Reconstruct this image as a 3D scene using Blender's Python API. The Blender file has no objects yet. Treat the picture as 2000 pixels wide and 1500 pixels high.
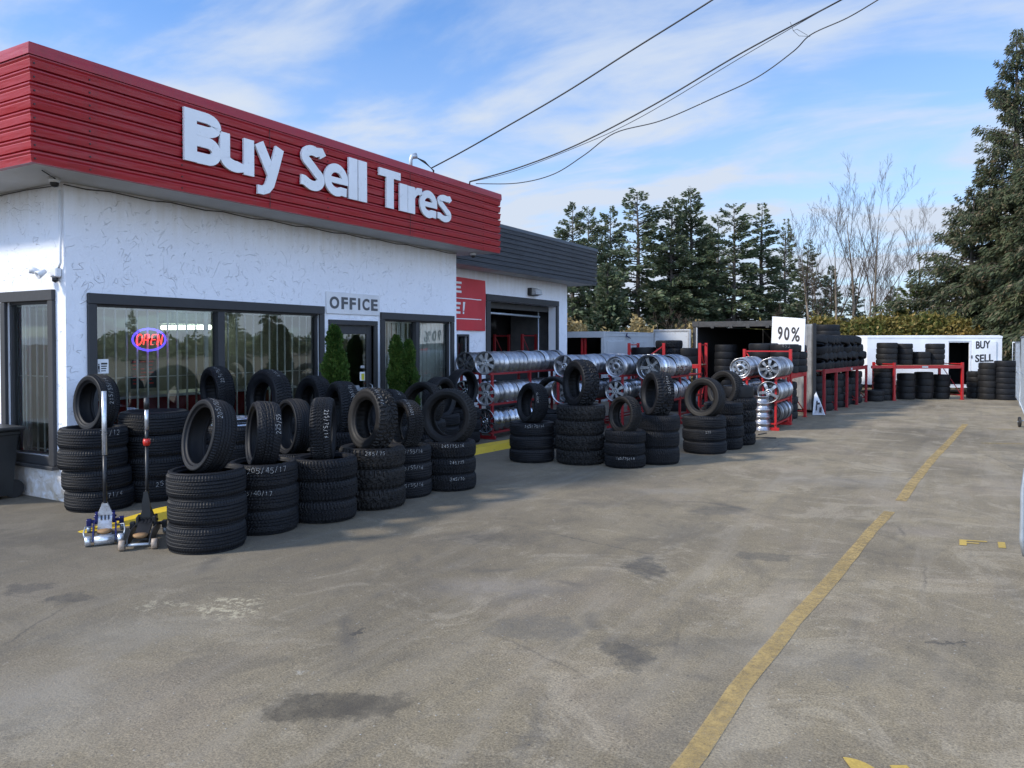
import bpy, math, random
import numpy as np
from mathutils import Vector, Matrix, Quaternion
PI = math.pi
R_ = math.radians
rnd = random.Random(7)
scene = bpy.context.scene
COL = scene.collection

# ---------------------------------------------------------------- camera
CAM_H = 1.7
YAW, PITCH = R_(30.2), R_(1.1)
SKX, SKY_ = 2.7, 1.9
cam = bpy.data.cameras.new("camera")
cam.sensor_width = 36.0
cam.lens = 27.0
cam.shift_y = -0.0256
cam.clip_start = 0.05
cam.clip_end = 2000
camo = bpy.data.objects.new("camera", cam)
COL.objects.link(camo)
camo.location = (0, 0, CAM_H)
camo.rotation_euler = (R_(90) - PITCH, 0, YAW)
scene.camera = camo

# ---------------------------------------------------------------- sky, sun, exposure
SUN_EL, SUN_AZ = 36.0, 50.0        # azimuth: degrees from -X towards -Y
sdir = Vector((-math.cos(R_(SUN_EL)) * math.cos(R_(SUN_AZ)), -math.cos(R_(SUN_EL)) * math.sin(R_(SUN_AZ)), math.sin(R_(SUN_EL))))
sun = bpy.data.lights.new("sun", 'SUN')
sun.energy = 2.7
sun.angle = R_(6.0)
sun.color = (1.0, 0.93, 0.83)
suno = bpy.data.objects.new("sun", sun)
COL.objects.link(suno)
suno.rotation_euler = sdir.to_track_quat('Z', 'Y').to_euler()
suno.location = (0, 0, 30)

world = bpy.data.worlds.new("World")
scene.world = world
world.use_nodes = True
wt = world.node_tree
wt.nodes.clear()
def wn(t, **k):
    n = wt.nodes.new(t)
    for a, b in k.items(): setattr(n, a, b)
    return n
wout = wn('ShaderNodeOutputWorld')
wbg = wn('ShaderNodeBackground')
wbg.inputs['Strength'].default_value = 0.15
sky = wn('ShaderNodeTexSky', sky_type='NISHITA')
sky.sun_disc = False
sky.sun_elevation = R_(SUN_EL)
sky.sun_rotation = math.atan2(sdir.x, sdir.y)
sky.air_density = 1.0
sky.dust_density = 0.6
sky.ozone_density = 1.6
tc = wn('ShaderNodeTexCoord')
sep = wn('ShaderNodeSeparateXYZ')
wt.links.new(tc.outputs['Generated'], sep.inputs[0])
def wmath(op, a, b=None, clamp=False):
    n = wn('ShaderNodeMath', operation=op)
    n.use_clamp = clamp
    for i, v in enumerate((a, b)):
        if v is None: continue
        if isinstance(v, (int, float)): n.inputs[i].default_value = v
        else: wt.links.new(v, n.inputs[i])
    return n.outputs[0]
zz = wmath('ADD', wmath('MAXIMUM', sep.outputs[2], 0.0), 0.16)
cx = wmath('DIVIDE', sep.outputs[0], zz)
cy = wmath('DIVIDE', sep.outputs[1], zz)
comb = wn('ShaderNodeCombineXYZ')
wt.links.new(cx, comb.inputs[0]); wt.links.new(cy, comb.inputs[1])
mp = wn('ShaderNodeMapping')
mp.inputs['Rotation'].default_value = (0, 0, R_(18))
mp.inputs['Scale'].default_value = (0.62, 1.05, 1)
mp.inputs['Location'].default_value = (SKX, SKY_, 0)
wt.links.new(comb.outputs[0], mp.inputs[0])
def wnoise(scale, detail, rough, dist, vec):
    n = wn('ShaderNodeTexNoise')
    n.inputs['Scale'].default_value = scale
    n.inputs['Detail'].default_value = detail
    n.inputs['Roughness'].default_value = rough
    n.inputs['Distortion'].default_value = dist
    wt.links.new(vec, n.inputs['Vector'])
    return n.outputs['Fac']
n1 = wnoise(2.1, 8, 0.55, 0.35, mp.outputs[0])
n2 = wnoise(0.9, 3, 0.5, 0.2, comb.outputs[0])
n3 = wnoise(3.6, 8, 0.6, 0.5, mp.outputs[0])
csum = wmath('ADD', wmath('ADD', wmath('MULTIPLY', n1, 0.66), wmath('MULTIPLY', n2, 0.24)), wmath('MULTIPLY', n3, 0.10))
cr = wn('ShaderNodeValToRGB')
cr.color_ramp.elements[0].position = 0.42
cr.color_ramp.elements[0].color = (0, 0, 0, 1)
cr.color_ramp.elements[1].position = 0.61
cr.color_ramp.elements[1].color = (1, 1, 1, 1)
cr.color_ramp.interpolation = 'EASE'
wt.links.new(csum, cr.inputs[0])
# more veil towards the horizon
veil = wmath('MULTIPLY', wmath('SUBTRACT', 1.0, wmath('MULTIPLY', sep.outputs[2], 2.6), clamp=True), 0.75)
cf = wmath('ADD', wmath('MULTIPLY', cr.outputs[0], 0.82), veil, clamp=True)
skyc = wn('ShaderNodeMixRGB', blend_type='MULTIPLY')
skyc.inputs[0].default_value = 1.0
skyc.inputs[2].default_value = (0.56, 0.77, 1.02, 1)
wt.links.new(sky.outputs[0], skyc.inputs[1])
mixc = wn('ShaderNodeMixRGB')
wt.links.new(cf, mixc.inputs[0])
wt.links.new(skyc.outputs[0], mixc.inputs[1])
mixc.inputs[2].default_value = (2.75, 3.12, 3.72, 1)
side = wmath('ADD', wmath('SUBTRACT', wmath('MULTIPLY', sep.outputs[0], 0.80), wmath('MULTIPLY', sep.outputs[1], 0.60)), 0.05, clamp=True)  # added brightness in the unseen sky behind the camera, fills the shaded front
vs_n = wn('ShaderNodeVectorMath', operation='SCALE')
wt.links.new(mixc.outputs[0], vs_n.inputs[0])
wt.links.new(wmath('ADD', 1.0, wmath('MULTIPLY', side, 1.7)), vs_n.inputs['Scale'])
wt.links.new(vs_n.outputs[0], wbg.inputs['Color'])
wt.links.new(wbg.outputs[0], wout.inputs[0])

scene.view_settings.view_transform = 'Standard'
scene.view_settings.look = 'None'
scene.view_settings.gamma = 1
scene.view_settings.use_curve_mapping = False
scene.view_settings.exposure = 0.70

# ---------------------------------------------------------------- where things stand
FX, FY = -math.sin(YAW), math.cos(YAW)
RX, RY = math.cos(YAW), math.sin(YAW)
def at(u, d):
    """ground point at depth d (m) on the bearing of column u of the photograph"""
    k = (u - 1000) / 1500
    return Vector((d * (FX + k * RX), d * (FY + k * RY), 0))
def dep(v, z=0.0):
    return 1500 * (CAM_H - z) / (v - 670)
def on_x(u, X):
    k = (u - 1000) / 1500
    return X / (FX + k * RX)          # depth
def on_y(u, Y):
    k = (u - 1000) / 1500
    return Y / (FY + k * RY)
def zat(v, d):
    return CAM_H + (670 - v) * d / 1500

# ---------------------------------------------------------------- materials
MATS = {}
def newmat(name):
    m = bpy.data.materials.new(name)
    m.use_nodes = True
    nt = m.node_tree
    b = nt.nodes['Principled BSDF']
    return m, nt, b
def N(nt, t, **k):
    n = nt.nodes.new(t)
    for a, b in k.items(): setattr(n, a, b)
    return n
def setin(nt, sock, v):
    if hasattr(v, 'is_linked') or isinstance(v, bpy.types.NodeSocket): nt.links.new(v, sock)
    else: sock.default_value = v
def M(nt, op, a, b=None, c=None, clamp=False):
    n = N(nt, 'ShaderNodeMath', operation=op); n.use_clamp = clamp
    for i, v in enumerate((a, b, c)):
        if v is not None: setin(nt, n.inputs[i], v)
    return n.outputs[0]
def mix(nt, f, a, b, mode='MIX'):
    n = N(nt, 'ShaderNodeMixRGB', blend_type=mode)
    setin(nt, n.inputs[0], f)
    for i, v in ((1, a), (2, b)):
        if isinstance(v, tuple) and len(v) == 3: v = (*v, 1)
        setin(nt, n.inputs[i], v)
    return n.outputs[0]
def noise(nt, vec, scale, detail=4, rough=0.5, dist=0.0):
    n = N(nt, 'ShaderNodeTexNoise')
    n.inputs['Scale'].default_value = scale; n.inputs['Detail'].default_value = detail
    n.inputs['Roughness'].default_value = rough; n.inputs['Distortion'].default_value = dist
    if vec is not None: nt.links.new(vec, n.inputs['Vector'])
    return n.outputs['Fac']
def ramp(nt, f, lo, hi, c0=(0, 0, 0), c1=(1, 1, 1)):
    n = N(nt, 'ShaderNodeValToRGB')
    e = n.color_ramp.elements
    e[0].position = lo; e[1].position = hi
    e[0].color = (*c0, 1); e[1].color = (*c1, 1)
    nt.links.new(f, n.inputs[0])
    return n.outputs[0]
def objco(nt):
    return N(nt, 'ShaderNodeTexCoord').outputs['Object']
def bump(nt, b, h, strength=0.5, dist=0.01):
    n = N(nt, 'ShaderNodeBump')
    n.inputs['Strength'].default_value = strength
    n.inputs['Distance'].default_value = dist
    nt.links.new(h, n.inputs['Height'])
    nt.links.new(n.outputs[0], b.inputs['Normal'])
def worldpos(nt):
    return N(nt, 'ShaderNodeNewGeometry').outputs['Position']

def simple(name, col, rough=0.5, metal=0.0, var=0.25, scale=6.0, dirt=None, bmp=0.0, spec=0.5):
    if name in MATS: return MATS[name]
    m, nt, b = newmat(name)
    p = worldpos(nt)
    f = noise(nt, p, scale, 5, 0.6)
    c = mix(nt, ramp(nt, f, 0.3, 0.7), tuple(x * (1 - var) for x in col), tuple(min(1, x * (1 + var * 0.5)) for x in col))
    if dirt:
        g = noise(nt, p, scale * 2.3, 8, 0.7, 0.4)
        c = mix(nt, M(nt, 'MULTIPLY', ramp(nt, g, 0.55, 0.72), 0.55), c, dirt)
    setin(nt, b.inputs['Base Color'], c)
    b.inputs['Roughness'].default_value = rough
    setin(nt, b.inputs['Roughness'], M(nt, 'ADD', M(nt, 'MULTIPLY', f, 0.25), rough - 0.12))
    b.inputs['Metallic'].default_value = metal
    b.inputs['Specular IOR Level'].default_value = spec
    if bmp: bump(nt, b, noise(nt, p, scale * 10, 4), bmp, 0.004)
    MATS[name] = m
    return m
def emit(name, col, strength):
    m, nt, b = newmat(name)
    b.inputs['Base Color'].default_value = (*col, 1)
    b.inputs['Emission Color'].default_value = (*col, 1)
    b.inputs['Emission Strength'].default_value = strength
    MATS[name] = m
    return m

def stucco_mat(name, col, warm):
    m, nt, b = newmat(name)
    p = worldpos(nt)
    big = noise(nt, p, 0.9, 5, 0.6)
    # short curved trowel ridges: thin contour bands of a noise, kept only here and there
    def ridges(scale, w, seedoff, keep):
        mp_ = N(nt, 'ShaderNodeMapping'); mp_.inputs['Location'].default_value = (seedoff, seedoff * 2, seedoff)
        nt.links.new(p, mp_.inputs[0])
        a = noise(nt, mp_.outputs[0], scale, 1.0, 0.5, 1.6)
        line = M(nt, 'SUBTRACT', 1.0, M(nt, 'DIVIDE', M(nt, 'ABSOLUTE', M(nt, 'SUBTRACT', a, 0.5)), w), clamp=True)
        k = ramp(nt, noise(nt, mp_.outputs[0], scale * 2.1, 2, 0.5, 0.5), keep, keep + 0.05)
        return M(nt, 'MULTIPLY', line, k)
    r = M(nt, 'MAXIMUM', M(nt, 'MAXIMUM', ridges(2.6, 0.008, 3.1, 0.52), ridges(3.7, 0.009, 11.7, 0.54)), ridges(6.0, 0.010, 23.0, 0.60))
    fine = noise(nt, p, 55, 5, 0.65)
    mid = noise(nt, p, 9, 4, 0.6, 0.6)
    c = mix(nt, ramp(nt, big, 0.3, 0.7), col, tuple(x * 0.93 for x in col))
    c = mix(nt, M(nt, 'MULTIPLY', r, 0.13), c, (0.26, 0.25, 0.25))
    # grime just under the soffit and rain streaks, dirt splashed at the foot
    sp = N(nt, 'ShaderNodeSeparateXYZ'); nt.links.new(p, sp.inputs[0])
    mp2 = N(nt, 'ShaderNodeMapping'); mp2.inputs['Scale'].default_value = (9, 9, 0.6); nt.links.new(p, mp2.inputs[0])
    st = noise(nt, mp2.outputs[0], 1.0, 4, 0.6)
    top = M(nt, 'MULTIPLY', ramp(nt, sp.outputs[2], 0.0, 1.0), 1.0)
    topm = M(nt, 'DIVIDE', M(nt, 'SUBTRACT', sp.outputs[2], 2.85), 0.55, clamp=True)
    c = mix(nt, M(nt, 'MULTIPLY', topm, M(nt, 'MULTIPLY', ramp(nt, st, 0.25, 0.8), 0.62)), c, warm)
    foot = M(nt, 'SUBTRACT', 1.0, M(nt, 'DIVIDE', sp.outputs[2], 0.75), clamp=True)
    c = mix(nt, M(nt, 'MULTIPLY', foot, M(nt, 'MULTIPLY', ramp(nt, mid, 0.2, 0.6), 0.95)), c, (0.40, 0.31, 0.20))
    setin(nt, b.inputs['Base Color'], c)
    b.inputs['Roughness'].default_value = 0.85
    h = M(nt, 'ADD', M(nt, 'ADD', M(nt, 'MULTIPLY', r, 0.5), M(nt, 'MULTIPLY', fine, 0.25)), M(nt, 'MULTIPLY', mid, 0.6))
    bump(nt, b, h, 0.9, 0.016)
    MATS[name] = m
    return m
stucco_mat('stucco', (0.78, 0.80, 0.85), (0.50, 0.45, 0.36))

def tyre_mat(name, tint, dust):
    m, nt, b = newmat(name)
    oi = N(nt, 'ShaderNodeObjectInfo')
    p = objco(nt)
    vv = N(nt, 'ShaderNodeVectorMath', operation='ADD')
    nt.links.new(p, vv.inputs[0]); nt.links.new(oi.outputs['Location'], vv.inputs[1])
    f = noise(nt, vv.outputs[0], 7, 6, 0.65, 0.3)
    c = mix(nt, ramp(nt, f, 0.35, 0.75), tint, tuple(x * 1.7 for x in tint))
    g = noise(nt, vv.outputs[0], 3.0, 3, 0.6)
    amt = M(nt, 'MULTIPLY', ramp(nt, g, 0.45, 0.75), M(nt, 'ADD', M(nt, 'MULTIPLY', oi.outputs['Random'], dust), dust * 0.3))
    c = mix(nt, amt, c, (0.045, 0.037, 0.030))
    setin(nt, b.inputs['Base Color'], c)
    setin(nt, b.inputs['Roughness'], M(nt, 'ADD', M(nt, 'MULTIPLY', f, 0.3), 0.42))
    b.inputs['Specular IOR Level'].default_value = 0.26
    bump(nt, b, noise(nt, vv.outputs[0], 160, 2), 0.25, 0.002)
    MATS[name] = m
tyre_mat('rubber', (0.0040, 0.0046, 0.0062), 0.14)
tyre_mat('rubber_dusty', (0.0062, 0.0060, 0.0062), 0.34)

def painted(name, col, rough=0.4, chips=(0.10, 0.06, 0.05), amount=0.4, faded=None):
    m, nt, b = newmat(name)
    p = worldpos(nt)
    f = noise(nt, p, 1.4, 5, 0.6)
    c = mix(nt, ramp(nt, f, 0.25, 0.75), col, faded or tuple(x * 0.75 for x in col))
    g = noise(nt, p, 14, 8, 0.75, 0.3)
    c = mix(nt, M(nt, 'MULTIPLY', ramp(nt, g, 0.60, 0.68), amount), c, chips)
    setin(nt, b.inputs['Base Color'], c)
    setin(nt, b.inputs['Roughness'], M(nt, 'ADD', M(nt, 'MULTIPLY', g, 0.35), rough - 0.15))
    if name in ('red_panel', 'grey_panel'):
        mq = N(nt, 'ShaderNodeMapping'); mq.inputs['Scale'].default_value = (.8, .8, 5); nt.links.new(p, mq.inputs[0])
        bump(nt, b, noise(nt, mq.outputs[0], 1.4, 3, 0.5), 0.6, 0.03)
        ms_ = N(nt, 'ShaderNodeMapping'); ms_.inputs['Scale'].default_value = (7, 7, .35); nt.links.new(p, ms_.inputs[0])
        c = mix(nt, M(nt, 'MULTIPLY', ramp(nt, noise(nt, ms_.outputs[0], 1.0, 5, 0.65), 0.52, 0.74), 0.40), c, tuple(x * .45 + .02 for x in col))
        setin(nt, b.inputs['Base Color'], c)
    else: bump(nt, b, g, 0.08, 0.003)
    MATS[name] = m
painted('red_panel', (0.33, 0.009, 0.015), 0.34, (0.12, 0.02, 0.02), 0.35, (0.28, 0.012, 0.020))
painted('grey_panel', (0.055, 0.065, 0.08), 0.4, (0.03, 0.03, 0.035), 0.2)
painted('rack_red', (0.42, 0.010, 0.012), 0.42, (0.09, 0.035, 0.02), 0.55)
painted('rack_dark_red', (0.26, 0.010, 0.014), 0.45, (0.07, 0.03, 0.02), 0.55)
painted('black_trim', (0.030, 0.031, 0.034), 0.55, (0.10, 0.09, 0.08), 0.25)
painted('sign_white', (0.78, 0.79, 0.80), 0.45, (0.30, 0.28, 0.26), 0.45, (0.66, 0.67, 0.68))
painted('white_paint', (0.72, 0.73, 0.75), 0.4, (0.35, 0.30, 0.25), 0.3)
painted('trailer_white', (0.78, 0.79, 0.80), 0.35, (0.4, 0.36, 0.3), 0.2)
painted('old_white', (0.50, 0.52, 0.54), 0.5, (0.16, 0.09, 0.05), 0.75)
painted('soffit', (0.50, 0.49, 0.47), 0.6, (0.3, 0.29, 0.27), 0.3)
painted('yellow_kerb_paint', (0.55, 0.36, 0.015), 0.55, (0.16, 0.13, 0.09), 0.8, (0.62, 0.44, 0.03))
painted('banner_red', (0.56, 0.030, 0.040), 0.5, (0.4, 0.05, 0.05), 0.2)
painted('green_board', (0.02, 0.03, 0.03), 0.5)
painted('blue_paint', (0.010, 0.013, 0.10), 0.3, (0.1, 0.1, 0.1), 0.3)
simple('galvanised', (0.42, 0.46, 0.50), 0.42, 0.55, 0.2, 9)
simple('white_wire', (0.86, 0.87, 0.87), 0.4, 0.0, 0.1, 9)
simple('cable', (0.02, 0.02, 0.022), 0.5)
simple('bin_plastic', (0.018, 0.02, 0.021), 0.45)
simple('black_metal', (0.02, 0.02, 0.021), 0.4, 0.2, 0.3, 20)
simple('jack_silver', (0.62, 0.64, 0.67), 0.3, 0.7, 0.25, 18, (0.2, 0.17, 0.13))
simple('jack_wheel', (0.34, 0.27, 0.21), 0.6, 0.1, 0.3, 25)
simple('jack_pad', (0.28, 0.16, 0.07), 0.8, 0, 0.3, 30)
simple('interior', (0.34, 0.34, 0.32), 0.8, 0, 0.15, 2)
simple('interior_floor', (0.10, 0.10, 0.10), 0.6, 0, 0.2, 2)
simple('garage_grey', (0.09, 0.093, 0.10), 0.8)
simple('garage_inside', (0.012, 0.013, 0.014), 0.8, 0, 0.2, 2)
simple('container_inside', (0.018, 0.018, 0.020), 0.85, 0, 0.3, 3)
simple('dark_steel', (0.045, 0.045, 0.045), 0.55, 0.1, 0.4, 8, (0.12, 0.08, 0.05))
simple('steel_door', (0.46, 0.46, 0.45), 0.35, 0.55, 0.25, 6, (0.16, 0.14, 0.12))
simple('lettering_black', (0.012, 0.012, 0.014), 0.5)
simple('lettering_grey', (0.075, 0.08, 0.088), 0.5)
simple('chalk', (0.42, 0.42, 0.41), 0.9, 0, 0.3, 60)
simple('rubber_plain', (0.015, 0.015, 0.016), 0.6)
simple('wood', (0.30, 0.22, 0.13), 0.8, 0, 0.3, 12)
simple('roofing', (0.05, 0.05, 0.052), 0.8)
simple('red_plastic', (0.5, 0.02, 0.01), 0.4)
simple('label_grey', (0.45, 0.46, 0.47), 0.5, 0, 0.4, 40)
simple('sticker_yellow', (0.6, 0.55, 0.05), 0.5)
simple('house_wall', (0.30, 0.27, 0.24), 0.8)
simple('house_roof', (0.07, 0.065, 0.06), 0.8)
emit('neon_red', (1.0, 0.05, 0.045), 2.6)
emit('neon_blue', (0.12, 0.08, 1.0), 1.4)
emit('tube_light', (0.85, 1.0, 0.80), 5.0)

def rim_mat(name, col, rough, metal=0.85):
    m, nt, b = newmat(name)
    oi = N(nt, 'ShaderNodeObjectInfo')
    f = noise(nt, worldpos(nt), 16, 6, 0.7)
    k = M(nt, 'ADD', M(nt, 'MULTIPLY', oi.outputs['Random'], 0.60), 0.42)
    c0 = mix(nt, ramp(nt, f, 0.4, 0.75), col, tuple(x * 0.6 for x in col))
    mm = N(nt, 'ShaderNodeVectorMath', operation='SCALE')
    nt.links.new(c0, mm.inputs[0]); nt.links.new(k, mm.inputs['Scale'])
    nt.links.new(mm.outputs[0], b.inputs['Base Color'])
    b.inputs['Metallic'].default_value = metal
    setin(nt, b.inputs['Roughness'], M(nt, 'ADD', M(nt, 'MULTIPLY', f, 0.12), rough - 0.04))
    MATS[name] = m
rim_mat('rim_silver', (0.52, 0.53, 0.56), 0.30, 0.85)
rim_mat('rim_polished', (0.70, 0.72, 0.76), 0.22, 0.95)
rim_mat('rim_dark', (0.12, 0.12, 0.125), 0.35, 0.6)
rim_mat('rim_face', (0.55, 0.55, 0.55), 0.38, 0.45)

def glass_mat():
    m = bpy.data.materials.new('window_glass'); m.use_nodes = True
    nt = m.node_tree; nt.nodes.clear()
    out = N(nt, 'ShaderNodeOutputMaterial')
    tr = N(nt, 'ShaderNodeBsdfTransparent'); tr.inputs[0].default_value = (0.84, 0.90, 0.87, 1)
    gl = N(nt, 'ShaderNodeBsdfGlossy'); gl.inputs['Roughness'].default_value = 0.008
    gl.inputs[0].default_value = (0.9, 0.95, 0.95, 1)
    fr = N(nt, 'ShaderNodeFresnel'); fr.inputs['IOR'].default_value = 2.45
    mx = N(nt, 'ShaderNodeMixShader')
    # slightly wavy panes
    bp = N(nt, 'ShaderNodeBump'); bp.inputs['Strength'].default_value = 0.05; bp.inputs['Distance'].default_value = 0.02
    nt.links.new(noise(nt, worldpos(nt), 1.6, 2), bp.inputs['Height'])
    nt.links.new(bp.outputs[0], gl.inputs['Normal'])
    nt.links.new(fr.outputs[0], mx.inputs[0]); nt.links.new(tr.outputs[0], mx.inputs[1]); nt.links.new(gl.outputs[0], mx.inputs[2])
    nt.links.new(mx.outputs[0], out.inputs[0])
    MATS['glass'] = m
glass_mat()

def leaf_mat(name, dark, light, tip, scale=0.6):
    m, nt, b = newmat(name)
    g = N(nt, 'ShaderNodeNewGeometry')
    f = noise(nt, objco(nt), scale, 4, 0.6)
    r = g.outputs['Random Per Island']
    c = mix(nt, ramp(nt, f, 0.35, 0.65), dark, light)
    c = mix(nt, M(nt, 'MULTIPLY', ramp(nt, r, 0.72, 1.0), 0.7), c, tip)
    c = mix(nt, M(nt, 'MULTIPLY', ramp(nt, r, 0.0, 0.5, (1, 1, 1), (0, 0, 0)), 0.35), c, tuple(x * 0.4 for x in dark))
    setin(nt, b.inputs['Base Color'], c)
    b.inputs['Roughness'].default_value = 0.6
    b.inputs['Specular IOR Level'].default_value = 0.25
    out = nt.nodes['Material Output']
    tl = N(nt, 'ShaderNodeBsdfTranslucent'); nt.links.new(c, tl.inputs[0])
    ms = N(nt, 'ShaderNodeMixShader'); ms.inputs[0].default_value = 0.22
    nt.links.new(b.outputs[0], ms.inputs[1]); nt.links.new(tl.outputs[0], ms.inputs[2])
    nt.links.new(ms.outputs[0], out.inputs[0])
    MATS[name] = m
leaf_mat('fir_needles', (0.070, 0.100, 0.058), (0.13, 0.165, 0.08), (0.28, 0.25, 0.17), 0.5)
leaf_mat('spruce_needles', (0.050, 0.066, 0.034), (0.105, 0.125, 0.062), (0.25, 0.17, 0.11), 0.6)
leaf_mat('pine_needles', (0.035, 0.060, 0.015), (0.11, 0.13, 0.035), (0.20, 0.17, 0.05), 0.8)
leaf_mat('shrub_green', (0.030, 0.075, 0.013), (0.075, 0.14, 0.024), (0.14, 0.17, 0.04), 4)
leaf_mat('hedge_leaves', (0.080, 0.105, 0.024), (0.26, 0.17, 0.045), (0.38, 0.25, 0.09), 0.7)
leaf_mat('dry_leaves', (0.19, 0.145, 0.06), (0.36, 0.26, 0.11), (0.45, 0.35, 0.17), 0.8)
simple('bark', (0.085, 0.07, 0.058), 0.9, 0, 0.4, 8)
simple('birch_bark', (0.21, 0.165, 0.12), 0.85, 0, 0.35, 5, (0.09, 0.075, 0.06))
simple('twig', (0.075, 0.052, 0.035), 0.9, 0, 0.3, 6)

# ---------------------------------------------------------------- mesh builder
class MB:
    def __init__(s): s.v = []; s.f = []; s.sm = []
    def add(s, vs, fs, smooth=False):
        o = len(s.v); s.v.extend([tuple(p) for p in vs])
        s.f.extend([tuple(i + o for i in f) for f in fs]); s.sm.extend([smooth] * len(fs))
        return s
    def box(s, x0, x1, y0, y1, z0, z1, mat=None):
        vs = [(x0, y0, z0), (x1, y0, z0), (x1, y1, z0), (x0, y1, z0), (x0, y0, z1), (x1, y0, z1), (x1, y1, z1), (x0, y1, z1)]
        if mat is not None: vs = [mat @ Vector(p) for p in vs]
        return s.add(vs, [(0, 3, 2, 1), (4, 5, 6, 7), (0, 1, 5, 4), (1, 2, 6, 5), (2, 3, 7, 6), (3, 0, 4, 7)])
    def bbox(s, x0, x1, y0, y1, z0, z1, b=0.006, mat=None):
        """box with chamfered edges"""
        xs, ys, zs = (x0, x1), (y0, y1), (z0, z1)
        vs = []; idx = {}
        for i in (0, 1):
            for j in (0, 1):
                for k in (0, 1):
                    c = (xs[i], ys[j], zs[k])
                    inn = (c[0] + (b if i == 0 else -b), c[1] + (b if j == 0 else -b), c[2] + (b if k == 0 else -b))
                    idx[(i, j, k, 0)] = len(vs); vs.append((c[0], inn[1], inn[2]))
                    idx[(i, j, k, 1)] = len(vs); vs.append((inn[0], c[1], inn[2]))
                    idx[(i, j, k, 2)] = len(vs); vs.append((inn[0], inn[1], c[2]))
        I = lambda i, j, k, a: idx[(i, j, k, a)]
        fs = []
        fs.append((I(0,0,0,0), I(0,0,1,0), I(0,1,1,0), I(0,1,0,0))); fs.append((I(1,0,0,0), I(1,1,0,0), I(1,1,1,0), I(1,0,1,0)))
        fs.append((I(0,0,0,1), I(1,0,0,1), I(1,0,1,1), I(0,0,1,1))); fs.append((I(0,1,0,1), I(0,1,1,1), I(1,1,1,1), I(1,1,0,1)))
        fs.append((I(0,0,0,2), I(0,1,0,2), I(1,1,0,2), I(1,0,0,2))); fs.append((I(0,0,1,2), I(1,0,1,2), I(1,1,1,2), I(0,1,1,2)))
        for i in (0, 1):
            for j in (0, 1):
                fs.append((I(i,j,0,0), I(i,j,1,0), I(i,j,1,1), I(i,j,0,1)))
                fs.append((I(i,0,j,0), I(i,1,j,0), I(i,1,j,2), I(i,0,j,2)))
                fs.append((I(0,i,j,1), I(1,i,j,1), I(1,i,j,2), I(0,i,j,2)))
                for k in (0, 1): fs.append((I(i,j,k,0), I(i,j,k,1), I(i,j,k,2)))
        if mat is not None: vs = [mat @ Vector(p) for p in vs]
        return s.add(vs, fs)
    def tube(s, pts, r, n=8, caps=True, smooth=True):
        pts = [Vector(p) for p in pts]
        rs = r if isinstance(r, (list, tuple)) else [r] * len(pts)
        vs = []; fs = []
        up = Vector((0, 0, 1)); prev = None
        for i, p in enumerate(pts):
            d = (pts[min(i + 1, len(pts) - 1)] - pts[max(i - 1, 0)])
            if d.length < 1e-9: d = Vector((0, 0, 1))
            d.normalize()
            if prev is None:
                a = d.cross(up)
                if a.length < 0.05: a = d.cross(Vector((1, 0, 0)))
            else:
                a = prev - d * prev.dot(d)
                if a.length < 1e-4: a = d.cross(up)
            a.normalize(); b = d.cross(a); prev = a
            for k in range(n):
                t = 2 * PI * k / n
                vs.append(p + (a * math.cos(t) + b * math.sin(t)) * rs[i])
        for i in range(len(pts) - 1):
            for k in range(n):
                k2 = (k + 1) % n
                fs.append((i * n + k, i * n + k2, (i + 1) * n + k2, (i + 1) * n + k))
        s.add(vs, fs, smooth)
        if caps:
            o = len(s.v) - len(vs)
            s.f.append(tuple(o + k for k in range(n))[::-1]); s.sm.append(False)
            s.f.append(tuple(o + (len(pts) - 1) * n + k for k in range(n))); s.sm.append(False)
        return s
    def cyl(s, p0, p1, r, n=16, smooth=True): return s.tube([p0, p1], r, n, True, smooth)
    def lathe(s, prof, n=32, closed=True, smooth=True, mat=None):
        vs = []; fs = []; m = len(prof)
        for k in range(n):
            c, q = math.cos(2 * PI * k / n), math.sin(2 * PI * k / n)
            for r, z in prof: vs.append((r * c, r * q, z))
        for k in range(n):
            k2 = (k + 1) % n
            for i in range(m if closed else m - 1):
                i2 = (i + 1) % m
                fs.append((k * m + i, k2 * m + i, k2 * m + i2, k * m + i2))
        if mat is not None: vs = [mat @ Vector(p) for p in vs]
        return s.add(vs, fs, smooth)
    def poly(s, pts2, y0, y1, fn):
        """extrude 2-D outline between y0 and y1; fn(a,b,y)->xyz"""
        n = len(pts2)
        vs = [fn(a, b, y0) for a, b in pts2] + [fn(a, b, y1) for a, b in pts2]
        fs = [tuple(range(n))[::-1], tuple(range(n, 2 * n))]
        for i in range(n): fs.append((i, (i + 1) % n, n + (i + 1) % n, n + i))
        return s.add(vs, fs)
    def mesh(s, name, off=(0, 0, 0)):
        me = bpy.data.meshes.new(name)
        ox, oy, oz = off
        me.from_pydata([(a - ox, b - oy, c - oz) for a, b, c in s.v], [], s.f)
        if any(s.sm): me.polygons.foreach_set('use_smooth', s.sm)
        me.update()
        return me
    def build(s, name, mat, parent=None, local=False):
        off = (0, 0, 0)
        if parent is not None and not local:
            q = parent; off = Vector((0, 0, 0))
            while q is not None: off = off + q.location; q = q.parent
        me = s.mesh(name, off)
        me.materials.append(MATS[mat])
        return link(name, me, parent)
def link(name, data, parent=None):
    o = bpy.data.objects.new(name, data); COL.objects.link(o)
    if parent is not None: o.parent = parent
    return o
def tag(o, label=None, cat=None, group=None, kind=None):
    if label: o['label'] = label
    if cat: o['category'] = cat
    if group: o['group'] = group
    if kind: o['kind'] = kind
    return o
def thing(name, label, cat, loc, group=None):
    o = link(name, None); o.location = loc; o.empty_display_size = 0.2
    return tag(o, label, cat, group)
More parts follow.
